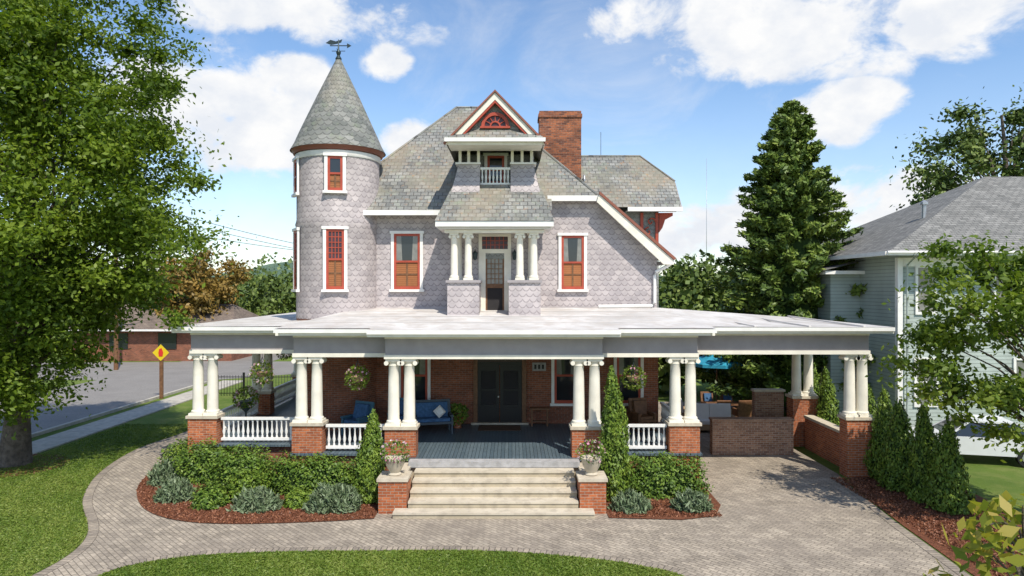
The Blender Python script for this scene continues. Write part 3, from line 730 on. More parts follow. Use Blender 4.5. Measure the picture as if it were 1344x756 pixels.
m.tube([(4.1, 31.5, 12.0), (4.1, 31.5, 13.2)], 0.012, 'iron', 5); m.obj('roof_vents', H)

# --- porch roof
m = MB(); zt = 4.8
m.poly([(-7.1, 20.3, zt), (6.1, 20.3, zt), (5.4, 25.46, 5.27), (-5.6, 25.21, 5.27)], 'membrane')
m.poly([(-4.2, 19.7, zt-.03), (3.15, 19.7, zt-.03), (3.15, 20.3, zt), (-4.2, 20.3, zt)], 'membrane')
m.poly([(-7.1, 20.3, zt), (-5.6, 25.21, 5.27), (-7.1, 21.5, zt)], 'membrane')
m.poly([(-10.75, 21.5, zt-.02), (-7.1, 21.5, zt), (-5.6, 25.21, 5.27), (-5.6, 34, 5.27), (-10.75, 34, zt)], 'membrane')
m.poly([(6.1, 20.3, zt), (6.1, 21.2, zt), (11.9, 21.2, zt-.02), (11.9, 27.3, zt-.02), (5.4, 27.3, 5.1), (5.4, 25.46, 5.27)], 'membrane')
for yy in (21.6, 22.9, 24.2):
    t = (yy-20.3)/4.91; m.bar((-7.1+1.5*t+.1, yy, zt+0.47*t+0.006), (6.1-0.7*t-.1, yy, zt+0.46*t+0.002), 0.07, 0.012, 'ceil')
for xx in (7.6, 9.3, 11.0): m.bar((xx, 21.3, 4.80), (xx, 27.2, 4.88), 0.07, 0.05, 'ceil')
m.obj('porch_roof', H)
m = MB()
def fascia(x0, y0, x1, y1):
    d = Vector((x1-x0, y1-y0, 0)).normalized(); n = Vector((-d.y, d.x, 0))*0.08
    a = Vector((x0, y0, 0)); b = Vector((x1, y1, 0))
    for z0, z1, k, mm in ((4.66, 4.775, 0, 'white'), (4.58, 4.66, 0.06, 'cream')):
        off = n.normalized()*k
        p = [a+off, b+off, b+n+off, a+n+off]
        lo = [(q.x, q.y, z0) for q in p]; hi = [(q.x, q.y, z1) for q in p]
        m.poly(lo[::-1], mm); m.poly(hi, mm)
        for i in range(4):
            j = (i+1) % 4; m.poly([lo[i], lo[j], hi[j], hi[i]], mm)
fascia(-10.75, 21.5, -7.18, 21.5); fascia(-7.1, 21.58, -7.1, 20.3); fascia(-7.02, 20.3, -4.2, 20.3); fascia(-4.2, 20.22, -4.2, 19.78)
fascia(-4.2, 19.7, 3.15, 19.7); fascia(3.15, 19.78, 3.15, 20.22); fascia(3.15, 20.3, 6.02, 20.3); fascia(6.1, 20.3, 6.1, 21.12)
fascia(6.1, 21.2, 11.9, 21.2); fascia(11.9, 21.28, 11.9, 27.3); fascia(-10.75, 34, -10.75, 21.58)
fascia(11.82, 27.3, 5.4, 27.3)
for x0, x1, y0, y1 in ((-10.66, -7.15, 21.6, 24.95), (-7.0, -4.2, 20.4, 24.95), (-4.15, 3.1, 19.8, 25.15), (3.15, 6.0, 20.4, 25.15), (6.15, 11.8, 21.3, 27.2), (-10.66, -5.7, 25.0, 34)):
    m.poly([(x0, y1, 4.6), (x1, y1, 4.6), (x1, y0, 4.6), (x0, y0, 4.6)], 'ceil')
def beam(x0, x1, y0, y1):
    m.box(x0, x1, y0, y1, 4.02, 4.59, 'mauve')
    e = 0.035
    m.box(x0-e, x1+e, y0-e, y1+e, 3.9, 4.02, 'cream')
    m.box(x0-0.02, x1+0.02, y0-0.02, y1+0.02, 4.5, 4.585, 'cream')
beam(-3.75, 2.68, 20.2, 20.6); beam(-6.64, -3.83, 20.76, 21.14); beam(2.76, 5.64, 20.76, 21.14)
beam(-10.3, -6.73, 21.9, 22.28); beam(5.75, 11.3, 21.62, 22.0)
beam(-10.3, -9.92, 22.37, 33.5); beam(10.92, 11.3, 22.09, 26.18); beam(6.0, 11.3, 26.27, 26.6)
m.obj('porch_cornice', H)
m = MB()
m.poly([(-9.9, 33.5, 4.0), (-6.0, 33.5, 4.0), (-6.0, 22.3, 4.0), (-9.9, 22.3, 4.0)], 'ceil')
m.poly([(-6.0, 25.2, 4.0), (5.8, 25.2, 4.0), (5.8, 21.15, 4.0), (-6.0, 21.15, 4.0)], 'ceil')
m.obj('porch_ceiling', H)
m = MB(); mp = MB()
def pier(x, y, z1=1.82, w=0.92, d=0.5, zb=0.0, dx=0.235):
    mp.box(x-w/2, x+w/2, y-d/2, y+d/2, zb, z1, 'brickor'); mp.box(x-w/2-.05, x+w/2+.05, y-d/2-.05, y+d/2+.05, z1, z1+0.09, 'conc')
    for s in (-1, 1): column(m, x+s*dx, y, z1+0.09, 3.9, 0.17)
pier(-9.92, 22.1); pier(-6.22, 20.95); pier(-3.30, 20.4); pier(2.23, 20.4); pier(5.24, 20.95)
pier(11.0, 21.85, w=0.8, dx=0.2); pier(11.1, 26.1, w=0.95, d=0.6, dx=0.23); pier(-9.95, 27.2, w=0.8); pier(-9.95, 32.4, w=0.8)
m.obj('porch_columns', H); mp.obj('column_pedestals', H)
m = MB()
m.box(-3.78, 2.7, 20.0, 25.2, 0.93, 1.0, 'deck'); m.box(-6.7, -3.78, 20.62, 25.2, 0.93, 1.0, 'deck'); m.box(2.7, 5.75, 20.62, 25.2, 0.93, 1.0, 'deck')
m.box(-10.2, -6.7, 21.8, 34, 0.93, 1.0, 'deck')
m.box(-3.7, 2.65, 20.1, 20.7, 0.0, 0.92, 'brick'); m.box(-6.65, -3.72, 20.75, 20.95, 0.0, 0.92, 'brick'); m.box(2.67, 5.7, 20.75, 20.95, 0.0, 0.92, 'brick')
m.box(-10.1, -6.68, 21.95, 22.15, 0.0, 0.92, 'brick'); m.box(-10.12, -9.92, 22.16, 33.9, 0, 0.92, 'brick'); m.box(5.55, 5.72, 21, 25.2, 0, 0.92, 'brick')
m.obj('porch_floor', H)
m = MB()
m.box(-2.98, 1.95, 19.62, 19.99, 0.84, 1.0, 'stone', top='stone')
m.box(-2.98, 1.95, 19.72, 20.08, 0.0, 0.835, 'riser')
for i in range(5):
    z0 = i*0.165; z1 = z0+0.165
    x0, x1 = (-3.1, 2.15) if i == 0 else (-2.76, 1.76)
    y0 = 17.7+0.39*i
    yy = 18.1 if i == 0 else 19.71
    m.box(x0, x1, y0+0.03, yy, z0, z1-0.05, 'riser'); m.box(x0, x1, y0, yy, z1-0.05, z1, 'conc')
m.box(-2.74, 1.74, 18.11, 19.71, 0, 0.16, 'riser')
m.obj('front_steps', H)
m = MB()
for s, x0, x1 in ((-1, -3.55, -2.8), (1, 1.8, 2.5)):
    m.box(x0, x1, 18.12, 18.86, 0, 0.86, 'brickor'); m.box(x0-.04, x1+.04, 18.08, 18.9, 0.86, 0.94, 'conc')
    m.box(x0+0.15, x1-0.15, 18.9, 20.08, 0, 0.8, 'brickor'); m.box(x0+.11, x1-.11, 18.9, 20.08, 0.8, 0.88, 'conc')
m.obj('stair_piers', H)
m = MB()
def rail(x0, y0, x1, y1, z0=1.12, z1=1.78):
    m.bar((x0, y0, z1), (x1, y1, z1), 0.12, 0.08, 'white'); m.bar((x0, y0, z0), (x1, y1, z0), 0.1, 0.08, 'white')
    Ln = math.hypot(x1-x0, y1-y0); n = max(2, int(Ln/0.155))
    for i in range(n):
        t = (i+0.5)/n; x = x0+(x1-x0)*t; y = y0+(y1-y0)*t; h = z1-z0-0.08; zb = z0+0.04
        m.lathe(x, y, [(0.035, zb), (0.035, zb+h*.1), (0.022, zb+h*.16), (0.05, zb+h*.35), (0.026, zb+h*.6), (0.022, zb+h*.85), (0.036, zb+h*.9), (0.036, zb+h)], 8, 'white', cap=False)
rail(-9.4, 22.1, -6.76, 22.1); rail(-5.7, 20.95, -3.78, 20.95); rail(2.72, 20.95, 4.74, 20.95); rail(5.5, 21.3, 5.5, 25.1)
rail(-9.95, 22.5, -9.95, 26.75); rail(-9.95, 27.65, -9.95, 31.95)
m.obj('porch_railing', H)
m = MB(); y = 25.2
m.box(-1.42, -1.27, y-0.1, y, 1.0, 3.9, 'wood'); m.box(0.37, 0.52, y-0.1, y, 1.0, 3.9, 'wood'); m.box(-1.27, 0.37, y-0.1, y, 3.75, 3.9, 'wood')
m.box(-1.27, 0.37, y-0.05, y, 3.15, 3.27, 'black')
m.poly([(-1.27, y-.01, 3.27), (0.37, y-.01, 3.27), (0.37, y-.01, 3.75), (-1.27, y-.01, 3.75)], 'lattice')
for x0 in (-1.27, -0.44):
    x1 = x0+0.80
    m.box(x0, x0+0.13, y-0.06, y, 1.06, 3.15, 'black'); m.box(x1-0.13, x1, y-0.06, y, 1.06, 3.15, 'black')
    m.box(x0+.13, x1-.13, y-0.058, y, 1.06, 1.7, 'black'); m.box(x0+.13, x1-.13, y-0.058, y, 2.95, 3.15, 'black'); m.box(x0+.13, x1-.13, y-0.058, y, 2.2, 2.28, 'black')
    m.poly([(x0+.13, y-.02, 1.7), (x1-.13, y-.02, 1.7), (x1-.13, y-.02, 2.95), (x0+.13, y-.02, 2.95)], 'darkint')
    m.box(x0+.2, x1-.2, y-0.075, y-0.058, 1.2, 1.6, 'black')
m.box(-1.5, 0.6, y-0.25, y-0.101, 1.003, 1.06, 'conc')
m.tube([(-0.5, y-0.06, 2.0), (-0.5, y-0.12, 2.0)], 0.03, 'metal', 8)
m.obj('front_door', H)
m = MB()
for xx, w in ((2.0, 1.1), (4.3, 1.1), (-3.6, 1.2)):
    place(m, xx, 25.2, 1.75, 0); window(m, w, 2.05, 'dark_curt')
m.M = Matrix.Identity(4)
m.obj('ground_floor_windows', H)
m = MB(); m.box(0.75, 1.25, 25.13, 25.2, 2.95, 3.25, 'stone')
for k in range(3): m.box(0.82+k*0.14, 0.90+k*0.14, 25.115, 25.129, 3.02, 3.18, 'black')
m.obj('house_number_plaque', H)

# ------------------------------------------------------------------ porch furniture
def chair(name, x, y, ang, w=0.7, z=1.0, frame='wicker', cush='bluecush', rocker=False):
    e = empty(name); m = MB(); m.M = Matrix.Translation((x, y, z)) @ Matrix.Rotation(ang, 4, 'Z')
    for sx in (-1, 1):
        for yy in (-0.3, 0.3): m.box(sx*(w/2-0.04)-0.03, sx*(w/2-0.04)+0.03, yy-0.03, yy+0.03, 0.0 if not rocker else 0.06, 0.34, frame)
        m.box(sx*(w/2-0.05)-0.05, sx*(w/2-0.05)+0.05, -0.36, 0.3, 0.58, 0.64, frame)
        m.box(sx*(w/2-0.04)-0.03, sx*(w/2-0.04)+0.03, -0.33, -0.27, 0.42, 0.58, frame)
        m.box(sx*(w/2-0.04)-0.02, sx*(w/2-0.04)+0.02, -0.27, 0.27, 0.42, 0.58, frame)
        if rocker: m.tube([(sx*(w/2-0.04), -0.5, 0.08), (sx*(w/2-0.04), -0.2, 0.03), (sx*(w/2-0.04), 0.2, 0.03), (sx*(w/2-0.04), 0.55, 0.1)], 0.025, frame, 6)
    m.box(-w/2, w/2, -0.34, 0.34, 0.34, 0.42, frame)
    m.prism([(0.24, 0.42), (0.34, 0.42), (0.46, 1.05), (0.40, 1.08)], 'x', -w/2, w/2, frame)
    m.box(-w/2+0.1, w/2-0.1, -0.3, 0.22, 0.425, 0.53, cush)
    m.prism([(0.10, 0.535), (0.22, 0.535), (0.36, 1.0), (0.25, 1.0)], 'x', -w/2+0.12, w/2-0.12, cush)
    m.M = Matrix.Identity(4)
    m.obj('frame_and_cushions', e)
chair('wicker_loveseat', -2.75, 23.6, 0.25, 1.35, frame='wicker')
chair('wicker_armchair', -3.9, 24.0, -0.2, 0.75, frame='teal')
chair('wicker_armchair', -5.3, 23.3, -0.5, 0.8, frame='teal')
chair('rocking_chair', 4.6, 24.0, 0.3, 0.7, frame='wood', cush='wood', rocker=True)
chair('rocking_chair', 3.6, 24.2, 0.1, 0.7, frame='wood', cush='wood', rocker=True)
e = empty('throw_pillow'); m = MB()
m.M = Matrix.Translation((-2.5, 23.55, 1.74)) @ Matrix.Rotation(1.2, 4, 'X') @ Matrix.Rotation(0.3, 4, 'Y')
m.lathe(0, 0, [(0.0, -0.07), (0.15, -0.06), (0.23, 0.0), (0.15, 0.06), (0.0, 0.07)], 4, 'whitecush'); m.M = Matrix.Identity(4); m.obj('pillow', e)
def table(name, x, y, w, d, h, z=0, mat='wood'):
    e = empty(name); m = MB(); m.box(x-w/2, x+w/2, y-d/2, y+d/2, z+h-0.05, z+h, mat)
    for sx in (-1, 1):
        for sy in (-1, 1): m.box(x+sx*(w/2-.07)-.03, x+sx*(w/2-.07)+.03, y+sy*(d/2-.07)-.03, y+sy*(d/2-.07)+.03, z, z+h-0.05, mat)
    m.box(x-w/2+.1, x+w/2-.1, y-d/2+.1, y+d/2-.1, z+0.15, z+0.18, mat)
    m.obj('table_top_and_legs', e)
table('coffee_table', -4.6, 22.9, 1.1, 0.6, 0.45, 1.0); table('side_table', 1.0, 24.8, 0.7, 0.35, 0.65, 1.0)
m = MB(); m.box(-1.2, 0.3, 23.9, 24.8, 1.004, 1.02, 'tank'); m.obj('door_mat')

def urn(name, x, y, z, s=1.0, mat='conc'):
    e = empty(name); m = MB()
    m.lathe(x, y, [(0.17*s, z), (0.19*s, z+0.03), (0.15*s, z+0.08), (0.25*s, z+0.28*s), (0.29*s, z+0.42*s), (0.31*s, z+0.45*s), (0.31*s, z+0.5*s), (0.26*s, z+0.5*s), (0.24*s, z+0.42*s), (0, z+0.42*s)], 20, mat, cap=False)
    m.obj('urn', e); return e
def plant_in(e, x, y, z, r, h, mat='hedge', fl='pink', n=350, leaf=0.09, nf=90, droop=0.2):
    d = sph(n); P = np.stack([x+d[:, 0]*r, y+d[:, 1]*r, z+(d[:, 2]*0.5+0.5)*h-droop*(1-d[:, 2])*0.5], 1)*1.0
    P += rng.normal(size=P.shape)*0.03
    leafmesh('leaves', P, leaf, mat, e, aspect=0.5)
    if fl:
        d = sph(nf); P = np.stack([x+d[:, 0]*r*1.05, y+d[:, 1]*r*1.05, z+(d[:, 2]*0.5+0.5)*h*1.1-droop*(1-d[:, 2])*0.5], 1)
        leafmesh('flowers', P, 0.075, fl, e, aspect=0.9)
for x in (-3.17, 2.15):
    e = urn('flower_urn', x, 18.5, 0.941, 0.95, 'conc'); plant_in(e, x, 18.5, 1.42, 0.36, 0.42, fl='pink', nf=60)
for x, y in ((-4.72, 20.85), (3.72, 20.85), (-8.05, 22.0), (-9.9, 29.7)):
    e = empty('hanging_flower_basket'); m = MB()
    m.lathe(x, y, [(0.0, 3.12), (0.12, 3.14), (0.2, 3.24), (0.22, 3.3)], 12, 'tan', cap=False)
    for k in range(3):
        a = k*2.1; m.tube([(x+0.21*math.cos(a), y+0.21*math.sin(a), 3.3), (x, y, 3.78)], 0.008, 'iron', 4)
    m.tube([(x, y, 3.78), (x, y, 3.9)], 0.008, 'iron', 4); m.obj('basket', e)
    plant_in(e, x, y, 3.22, 0.34, 0.38, 'ash', 'pink', 450, 0.09, 50, 0.3)
e = urn('potted_fern', -1.95, 24.4, 1.0, 0.8, 'brickor'); plant_in(e, -1.95, 24.4, 1.35, 0.35, 0.5, 'arbor', None, 420, 0.13)
e = urn('potted_fern', 3.3, 23.2, 1.0, 0.8, 'brickor'); plant_in(e, 3.3, 23.2, 1.35, 0.3, 0.5, 'arbor', 'pink', 320, 0.12)
e = empty('standing_planter'); m = MB(); m.lathe(-9.2, 23.6, [(0.15, 1.0), (0.03, 1.05), (0.03, 1.7), (0.2, 1.9), (0.25, 2.1), (0, 2.05)], 10, 'iron'); m.obj('stand', e)
plant_in(e, -9.2, 23.6, 2.05, 0.4, 0.5, 'ash', 'pink', 500, 0.1)

# ------------------------------------------------------------------ carport walls and patio
m = MB(); m.box(7.2, 10.1, 24.5, 24.85, 0, 1.22, 'brickold'); m.box(7.17, 10.13, 24.46, 24.89, 1.22, 1.3, 'brickold'); m.obj('brick_garden_wall')
m = MB(); m.box(9.6, 10.75, 27.0, 27.3, 0, 1.9, 'brickold'); m.box(9.56, 10.8, 26.96, 27.34, 1.9, 1.98, 'conc'); m.obj('brick_garden_wall')
m = MB(); m.box(10.98, 11.24, 22.28, 25.6, 0, 1.15, 'brickor'); m.box(10.93, 11.29, 22.28, 25.6, 1.15, 1.24, 'conc'); m.obj('brick_garden_wall')
def sofa(name, x, y, w, ang, z=0):
    e = empty(name); m = MB(); m.M = Matrix.Translation((x, y, z)) @ Matrix.Rotation(ang, 4, 'Z')
    m.box(-w/2, w/2, -0.4, 0.4, 0.12, 0.35, 'tan'); m.box(-w/2, w/2, 0.3, 0.42, 0.35, 0.85, 'tan')
    for s in (-1, 1):
        m.box(s*(w/2)-0.07, s*(w/2)+0.07, -0.41, 0.425, 0.1, 0.62, 'tan')
        for yy in (-0.35, 0.35): m.box(s*(w/2)-0.05, s*(w/2)+0.05, yy-.04, yy+.04, 0, 0.1, 'wood')
    n = int(w/0.7)
    for i in range(n):
        a = -w/2+0.09+i*(w-0.18)/n; b = a+(w-0.18)/n-0.02
        m.box(a, b, -0.38, 0.18, 0.355, 0.5, 'whitecush'); m.prism([(0.02, 0.505), (0.18, 0.505), (0.28, 1.12), (0.12, 1.14)], 'x', a, b, 'whitecush')
    m.M = Matrix.Identity(4); m.obj('frame_and_cushions', e)
sofa('outdoor_sofa', 8.3, 28.6, 2.0, 0.0); sofa('outdoor_sofa', 7.6, 30.2, 1.6, 1.4)
e = empty('patio_umbrella'); m = MB(); ux, uy = 9.9, 33
m.lathe(ux, uy, [(1.35, 2.25), (1.35, 2.4), (0.7, 2.72), (0.05, 2.95), (0, 3.0)], 8, 'umb', smooth=False, cap=False)
for k in range(8):
    a = k*math.pi/4; m.tube([(ux+1.33*math.cos(a), uy+1.33*math.sin(a), 2.38), (ux, uy, 2.9)], 0.012, 'wood', 4)
m.obj('canopy', e); m = MB(); m.tube([(ux, uy, 0), (ux, uy, 3.05)], 0.03, 'wood', 8); m.lathe(ux, uy, [(0.3, 0), (0.3, 0.06), (0.05, 0.12)], 14, 'iron'); m.obj('pole', e)
table('patio_table', 9.7, 31.2, 1.6, 1.0, 0.75)
for k, (x, y, a) in enumerate(((9.3, 30.3, 3.1), (10.2, 30.3, 3.2), (9.3, 32.1, 0.1), (10.2, 32.1, 0))): chair('patio_chair', x, y, a, 0.6, 0.0, 'wood', 'bluecush')

# ------------------------------------------------------------------ planting
arborvitae('arborvitae', -3.95, 19.2, 2.5, 0.50, 6500); arborvitae('arborvitae', 2.85, 19.3, 3.75, 0.52, 8500)
for x, y, h, r in ((11.75, 22.6, 2.8, 0.5), (11.65, 21.4, 2.85, 0.5), (11.5, 20.3, 2.65, 0.55), (11.6, 19.2, 2.7, 0.5), (11.7, 18.3, 2.4, 0.55), (11.7, 25.4, 3.0, 0.5), (11.9, 27.0, 3.0, 0.5)):
    arborvitae('arborvitae', x, y, h, r, 5000)
shrub('boxwood_hedge', 4.4, 19.8, 1.12, 0.55, 1.05, n=7500, boxy=0.6)
shrub('boxwood_hedge', -5.9, 20.1, 1.5, 0.5, 0.95, n=8500, boxy=0.6)
shrub('boxwood_hedge', -8.1, 20.6, 0.85, 0.7, 1.12, n=5500, boxy=0.3)
shrub('flowering_shrub', -7.5, 19.3, 0.6, 0.5, 0.8, n=3000, mat='arbor')
shrub('boxwood_hedge', -9.6, 21.3, 0.85, 0.6, 1.1, n=5500, boxy=0.3)
shrub('azalea_shrub', -11.0, 22.9, 0.7, 0.7, 0.85, mat='arbor', n=3200)
shrub('azalea_shrub', -10.9, 24.5, 0.7, 0.7, 1.0, mat='hedge', n=3200)
shrub('lavender_plant', -10.6, 21.0, 0.5, 0.5, 0.6, mat='lav', n=2200, spiky=True, leaf=0.17)
shrub('lavender_plant', -9.5, 19.3, 0.5, 0.42, 0.5, mat='lav', n=2200, spiky=True, leaf=0.17)
shrub('azalea_shrub', -8.3, 18.7, 0.45, 0.4, 0.6, mat='hedge', n=2000)
shrub('lavender_plant', -6.9, 18.5, 0.6, 0.42, 0.5, mat='lav', n=2800, spiky=True, leaf=0.17)
shrub('azalea_shrub', -5.85, 18.75, 0.4, 0.35, 0.45, mat='arbor', n=1600)
shrub('lavender_plant', -4.8, 18.45, 0.7, 0.45, 0.6, mat='lav', n=3300, spiky=True, leaf=0.18)
shrub('lavender_plant', 3.2, 18.4, 0.5, 0.38, 0.45, mat='lav', n=2200, spiky=True, leaf=0.17)
shrub('lavender_plant', 4.85, 18.45, 0.5, 0.38, 0.45, mat='lav', n=2200, spiky=True, leaf=0.17)
P = np.column_stack([rng.uniform([-12, 17.3], [-3.6, 25], (30000, 2)), np.full(30000, 0.045)]); P = P[inside(P, bed)]
P2 = np.column_stack([rng.uniform([2.6, 17.8], [5.5, 19.3], (4000, 2)), np.full(4000, 0.045)])
P3 = np.column_stack([rng.uniform([10.0, 14.0], [12.6, 21.5], (14000, 2)), np.full(14000, 0.035)])
leafmesh('bark_mulch', np.vstack([P, P2, P3]), 0.07, 'chip', None, aspect=0.4)

ex = [(-10.6+rng.uniform(-.5, .4), 21.8+rng.uniform(-1, 1), z) for z in (5.0, 7.2, 9.5)]+[(-11.6+rng.uniform(-.5, .5), 22.2+rng.uniform(-1, 1), z) for z in (11.2, 12.6, 14.0, 15.2)]+[(-13.2, 22, 15.5), (-14, 22.5, 16.5)]
broad_tree('maple_tree', (-16.9, 23.2, 0), (-15.9, 22.8, 9.3), (4.8, 4.5, 7.4), 430, 350, 0.17, 'maple', clr=0.95, trunk=0.38, limbs=70, extra=ex, flat=0.7)
conifer('cryptomeria_tree', (13.5, 33, 0), 15.1, 4.1, 100000, 0.28)
broad_tree('yard_tree', (14.6, 17.6, 0), (12.8, 17.2, 4.7), (2.7, 2.0, 2.7), 95, 190, 0.16, 'ash', clr=0.6, trunk=0.14, limbs=45, flat=0.7)
broad_tree('oak_tree', (35, 47, 0), (33.5, 47, 13.0), (5.8, 4, 6.5), 80, 200, 0.36, 'far', clr=1.4, trunk=0.5, limbs=65, flat=0.8)
e = empty('young_tree'); m = MB()
m.tube([(3.35, 4.3, 0), (3.3, 4.25, 2.5), (3.15, 4.15, 4.0), (2.95, 4.1, 4.6)], [0.05, 0.035, 0.02, 0.008], 'bark', 7)
tips = []
for k in range(30):
    a = rng.uniform(0, 6.28); r = rng.uniform(0.05, 0.5); z = rng.uniform(3.9, 4.78)-0.3*r; tp = (2.95+r*math.cos(a), 4.15+0.6*r*math.sin(a), z)
    m.tube([(3.1, 4.13, z-0.25), (0.5*(3.1+tp[0]), 4.13, z-0.06), tp], [0.010, 0.006, 0.003], 'bark', 5); tips.append(tp)
m.obj('stem', e)
P = np.vstack([np.array(t)+rng.normal(size=(10, 3))*0.055 for t in tips]); leafmesh('leaves', P, 0.115, 'yellowleaf', e, aspect=0.5, upb=0.6)

pts = []; cl = []
def far_tree(x, y, z, r, h, n):
    for k in range(9):
        c = np.array([x, y, z])+sph(1)[0]*np.array([r*0.65, r*0.65, h*0.5])
        q = n//9; d = sph(q)*rng.uniform(0.6, 1.1, q)[:, None]
        pts.append(c+d*np.array([r*0.5, r*0.5, h*0.38])*rng.uniform(.7, 1.3)); cl.append(np.full(q, rng.uniform()))
for i in range(150):
    x = rng.uniform(-130, 150); y = rng.uniform(75, 120)
    h = rng.uniform(3.4, 6.2); far_tree(x, y, h*0.9, rng.uniform(3.5, 6), h*1.1, 900)
for x, y, h in ((-30, 64, 4.4), (-24, 70, 4.8), (-20, 66, 4.0), (-16, 72, 4.2), (20, 58, 5), (24, 60, 5.2), (17, 62, 4.8), (28, 52, 5), (14.5, 60, 4.8), (33, 50, 5.5), (39, 55, 6), (-38, 70, 4.6), (-46, 66, 5)):
    far_tree(x, y, h*0.9, 4.2, h*1.1, 2300)
for x in np.arange(5, 22, 1.7): far_tree(x, 39+rng.uniform(-1, 1), 2.0, 1.8, 2.3, 900)
for x in np.arange(17, 60, 4): far_tree(x, 42, 2.2, 2.6, 2.6, 900)
leafmesh('distant_trees', np.vstack(pts), 0.5, 'far', None, clump=np.concatenate(cl), aspect=0.7)
broad_tree('rusty_tree', (-27.5, 60, 0), (-27.5, 60, 5.9), (3.8, 3.5, 3.6), 60, 200, 0.35, 'rusty', clr=1.1, trunk=0.25)
m = MB(); xs = np.linspace(-700, 700, 90)
def hz(x, b): return b+8*math.sin(x*0.012+b)+5*math.sin(x*0.031)+2.5*math.sin(x*0.083)
for (yy, b) in ((420, 9), (600, 20)):
    for i in range(len(xs)-1):
        a, c = xs[i], xs[i+1]
        m.poly([(a, yy-60, -2), (c, yy-60, -2), (c, yy, hz(c, b)), (a, yy, hz(a, b))], 'hill')
m.obj('hills')

# ------------------------------------------------------------------ neighbours
NH = empty('grey_clapboard_house'); m = MB()
m.box(15.3, 26, 27, 38, 0.5, 7.35, 'clap'); m.box(15.2, 26, 26.9, 38, 0, 0.5, 'brickold')
m.box(15.22, 15.42, 26.93, 27.13, 0.5, 7.2, 'white'); m.box(15.44, 26, 26.95, 27.0, 6.85, 7.2, 'white')
m.box(14.0, 15.3, 30, 37, 0.5, 6.6, 'clap'); m.box(13.6, 15.3, 29.6, 37.4, 6.6, 6.75, 'white')
m.obj('walls', NH)
m = MB()
a = (14.4, 26.1, 7.4); b = (27, 26.1, 7.4); c = (27, 39, 7.4); d = (14.4, 39, 7.4); r1 = (22.5, 32.5, 11.3); r2 = (27, 32.5, 11.3)
m.poly([a, b, r2, r1], 'asroof'); m.poly([d, a, r1], 'asroof'); m.poly([c, d, r1, r2], 'asroof')
m.poly([(14.45, 39, 7.3), (27, 39, 7.3), (27, 26.15, 7.3), (14.45, 26.15, 7.3)], 'white')
m.box(14.35, 27, 26.02, 26.12, 7.25, 7.41, 'white'); m.box(14.28, 14.38, 26.12, 39, 7.25, 7.41, 'white')
m.tube([(14.3, 26.0, 7.36), (27, 26.0, 7.36)], 0.06, 'white', 8)
m.tube([(15.5, 26.05, 7.3), (15.55, 26.85, 6.9), (15.55, 26.86, 0.5)], 0.04, 'clap', 8)
m.poly([(13.5, 29.5, 6.76), (15.3, 29.5, 7.2), (15.3, 37.5, 7.2), (13.5, 37.5, 6.76)], 'asroof')
m.tube([(17.8, 29.5, 8.6), (17.8, 29.5, 9.6)], 0.09, 'metal', 8); m.lathe(17.8, 29.5, [(0.16, 9.6), (0.16, 9.7), (0.02, 9.8)], 8, 'metal')
m.obj('roof', NH)
m = MB()
def nwin(x, z, w, h):
    m.box(x-w/2, x+w/2, 26.93, 26.999, z, z+0.1, 'white'); m.box(x-w/2, x+w/2, 26.93, 26.999, z+h-0.1, z+h, 'white')
    m.box(x-w/2, x-w/2+0.1, 26.93, 26.999, z+.1, z+h-.1, 'white'); m.box(x+w/2-.1, x+w/2, 26.93, 26.999, z+.1, z+h-.1, 'white')
    m.box(x-w/2+.1, x+w/2-.1, 26.95, 26.999, z+h/2-.04, z+h/2+.04, 'white')
    m.poly([(x-w/2+.1, 26.98, z+.1), (x+w/2-.1, 26.98, z+.1), (x+w/2-.1, 26.98, z+h-.1), (x-w/2+.1, 26.98, z+h-.1)], 'curtain')
nwin(16.35, 4.95, 0.85, 1.95); nwin(19.5, 4.95, 1.0, 1.95); nwin(22.5, 4.95, 1.0, 1.95); nwin(16.35, 1.3, 0.95, 1.95); nwin(20.5, 1.3, 1.4, 1.95)
m.obj('windows', NH)

LH = empty('brick_bungalow'); m = MB()
m.box(-36, -23, 56, 64, 0, 2.7, 'brick'); m.box(-33, -31.5, 55.93, 56, 1, 2.3, 'glass'); m.box(-29, -27.5, 55.93, 56, 1, 2.3, 'glass'); m.box(-26, -25, 55.93, 56, 0.1, 2.3, 'white')
m.obj('walls', LH); m = MB()
m.poly([(-36.6, 55.3, 2.65), (-22.4, 55.3, 2.65), (-24.5, 60, 4.6), (-34.5, 60, 4.6)], 'brroof'); m.poly([(-22.4, 55.3, 2.65), (-22.4, 64.7, 2.65), (-24.5, 60, 4.6)], 'brroof')
m.poly([(-22.4, 64.7, 2.65), (-36.6, 64.7, 2.65), (-34.5, 60, 4.6), (-24.5, 60, 4.6)], 'brroof'); m.box(-36.6, -22.4, 55.25, 55.32, 2.5, 2.65, 'white')
m.obj('roof', LH)

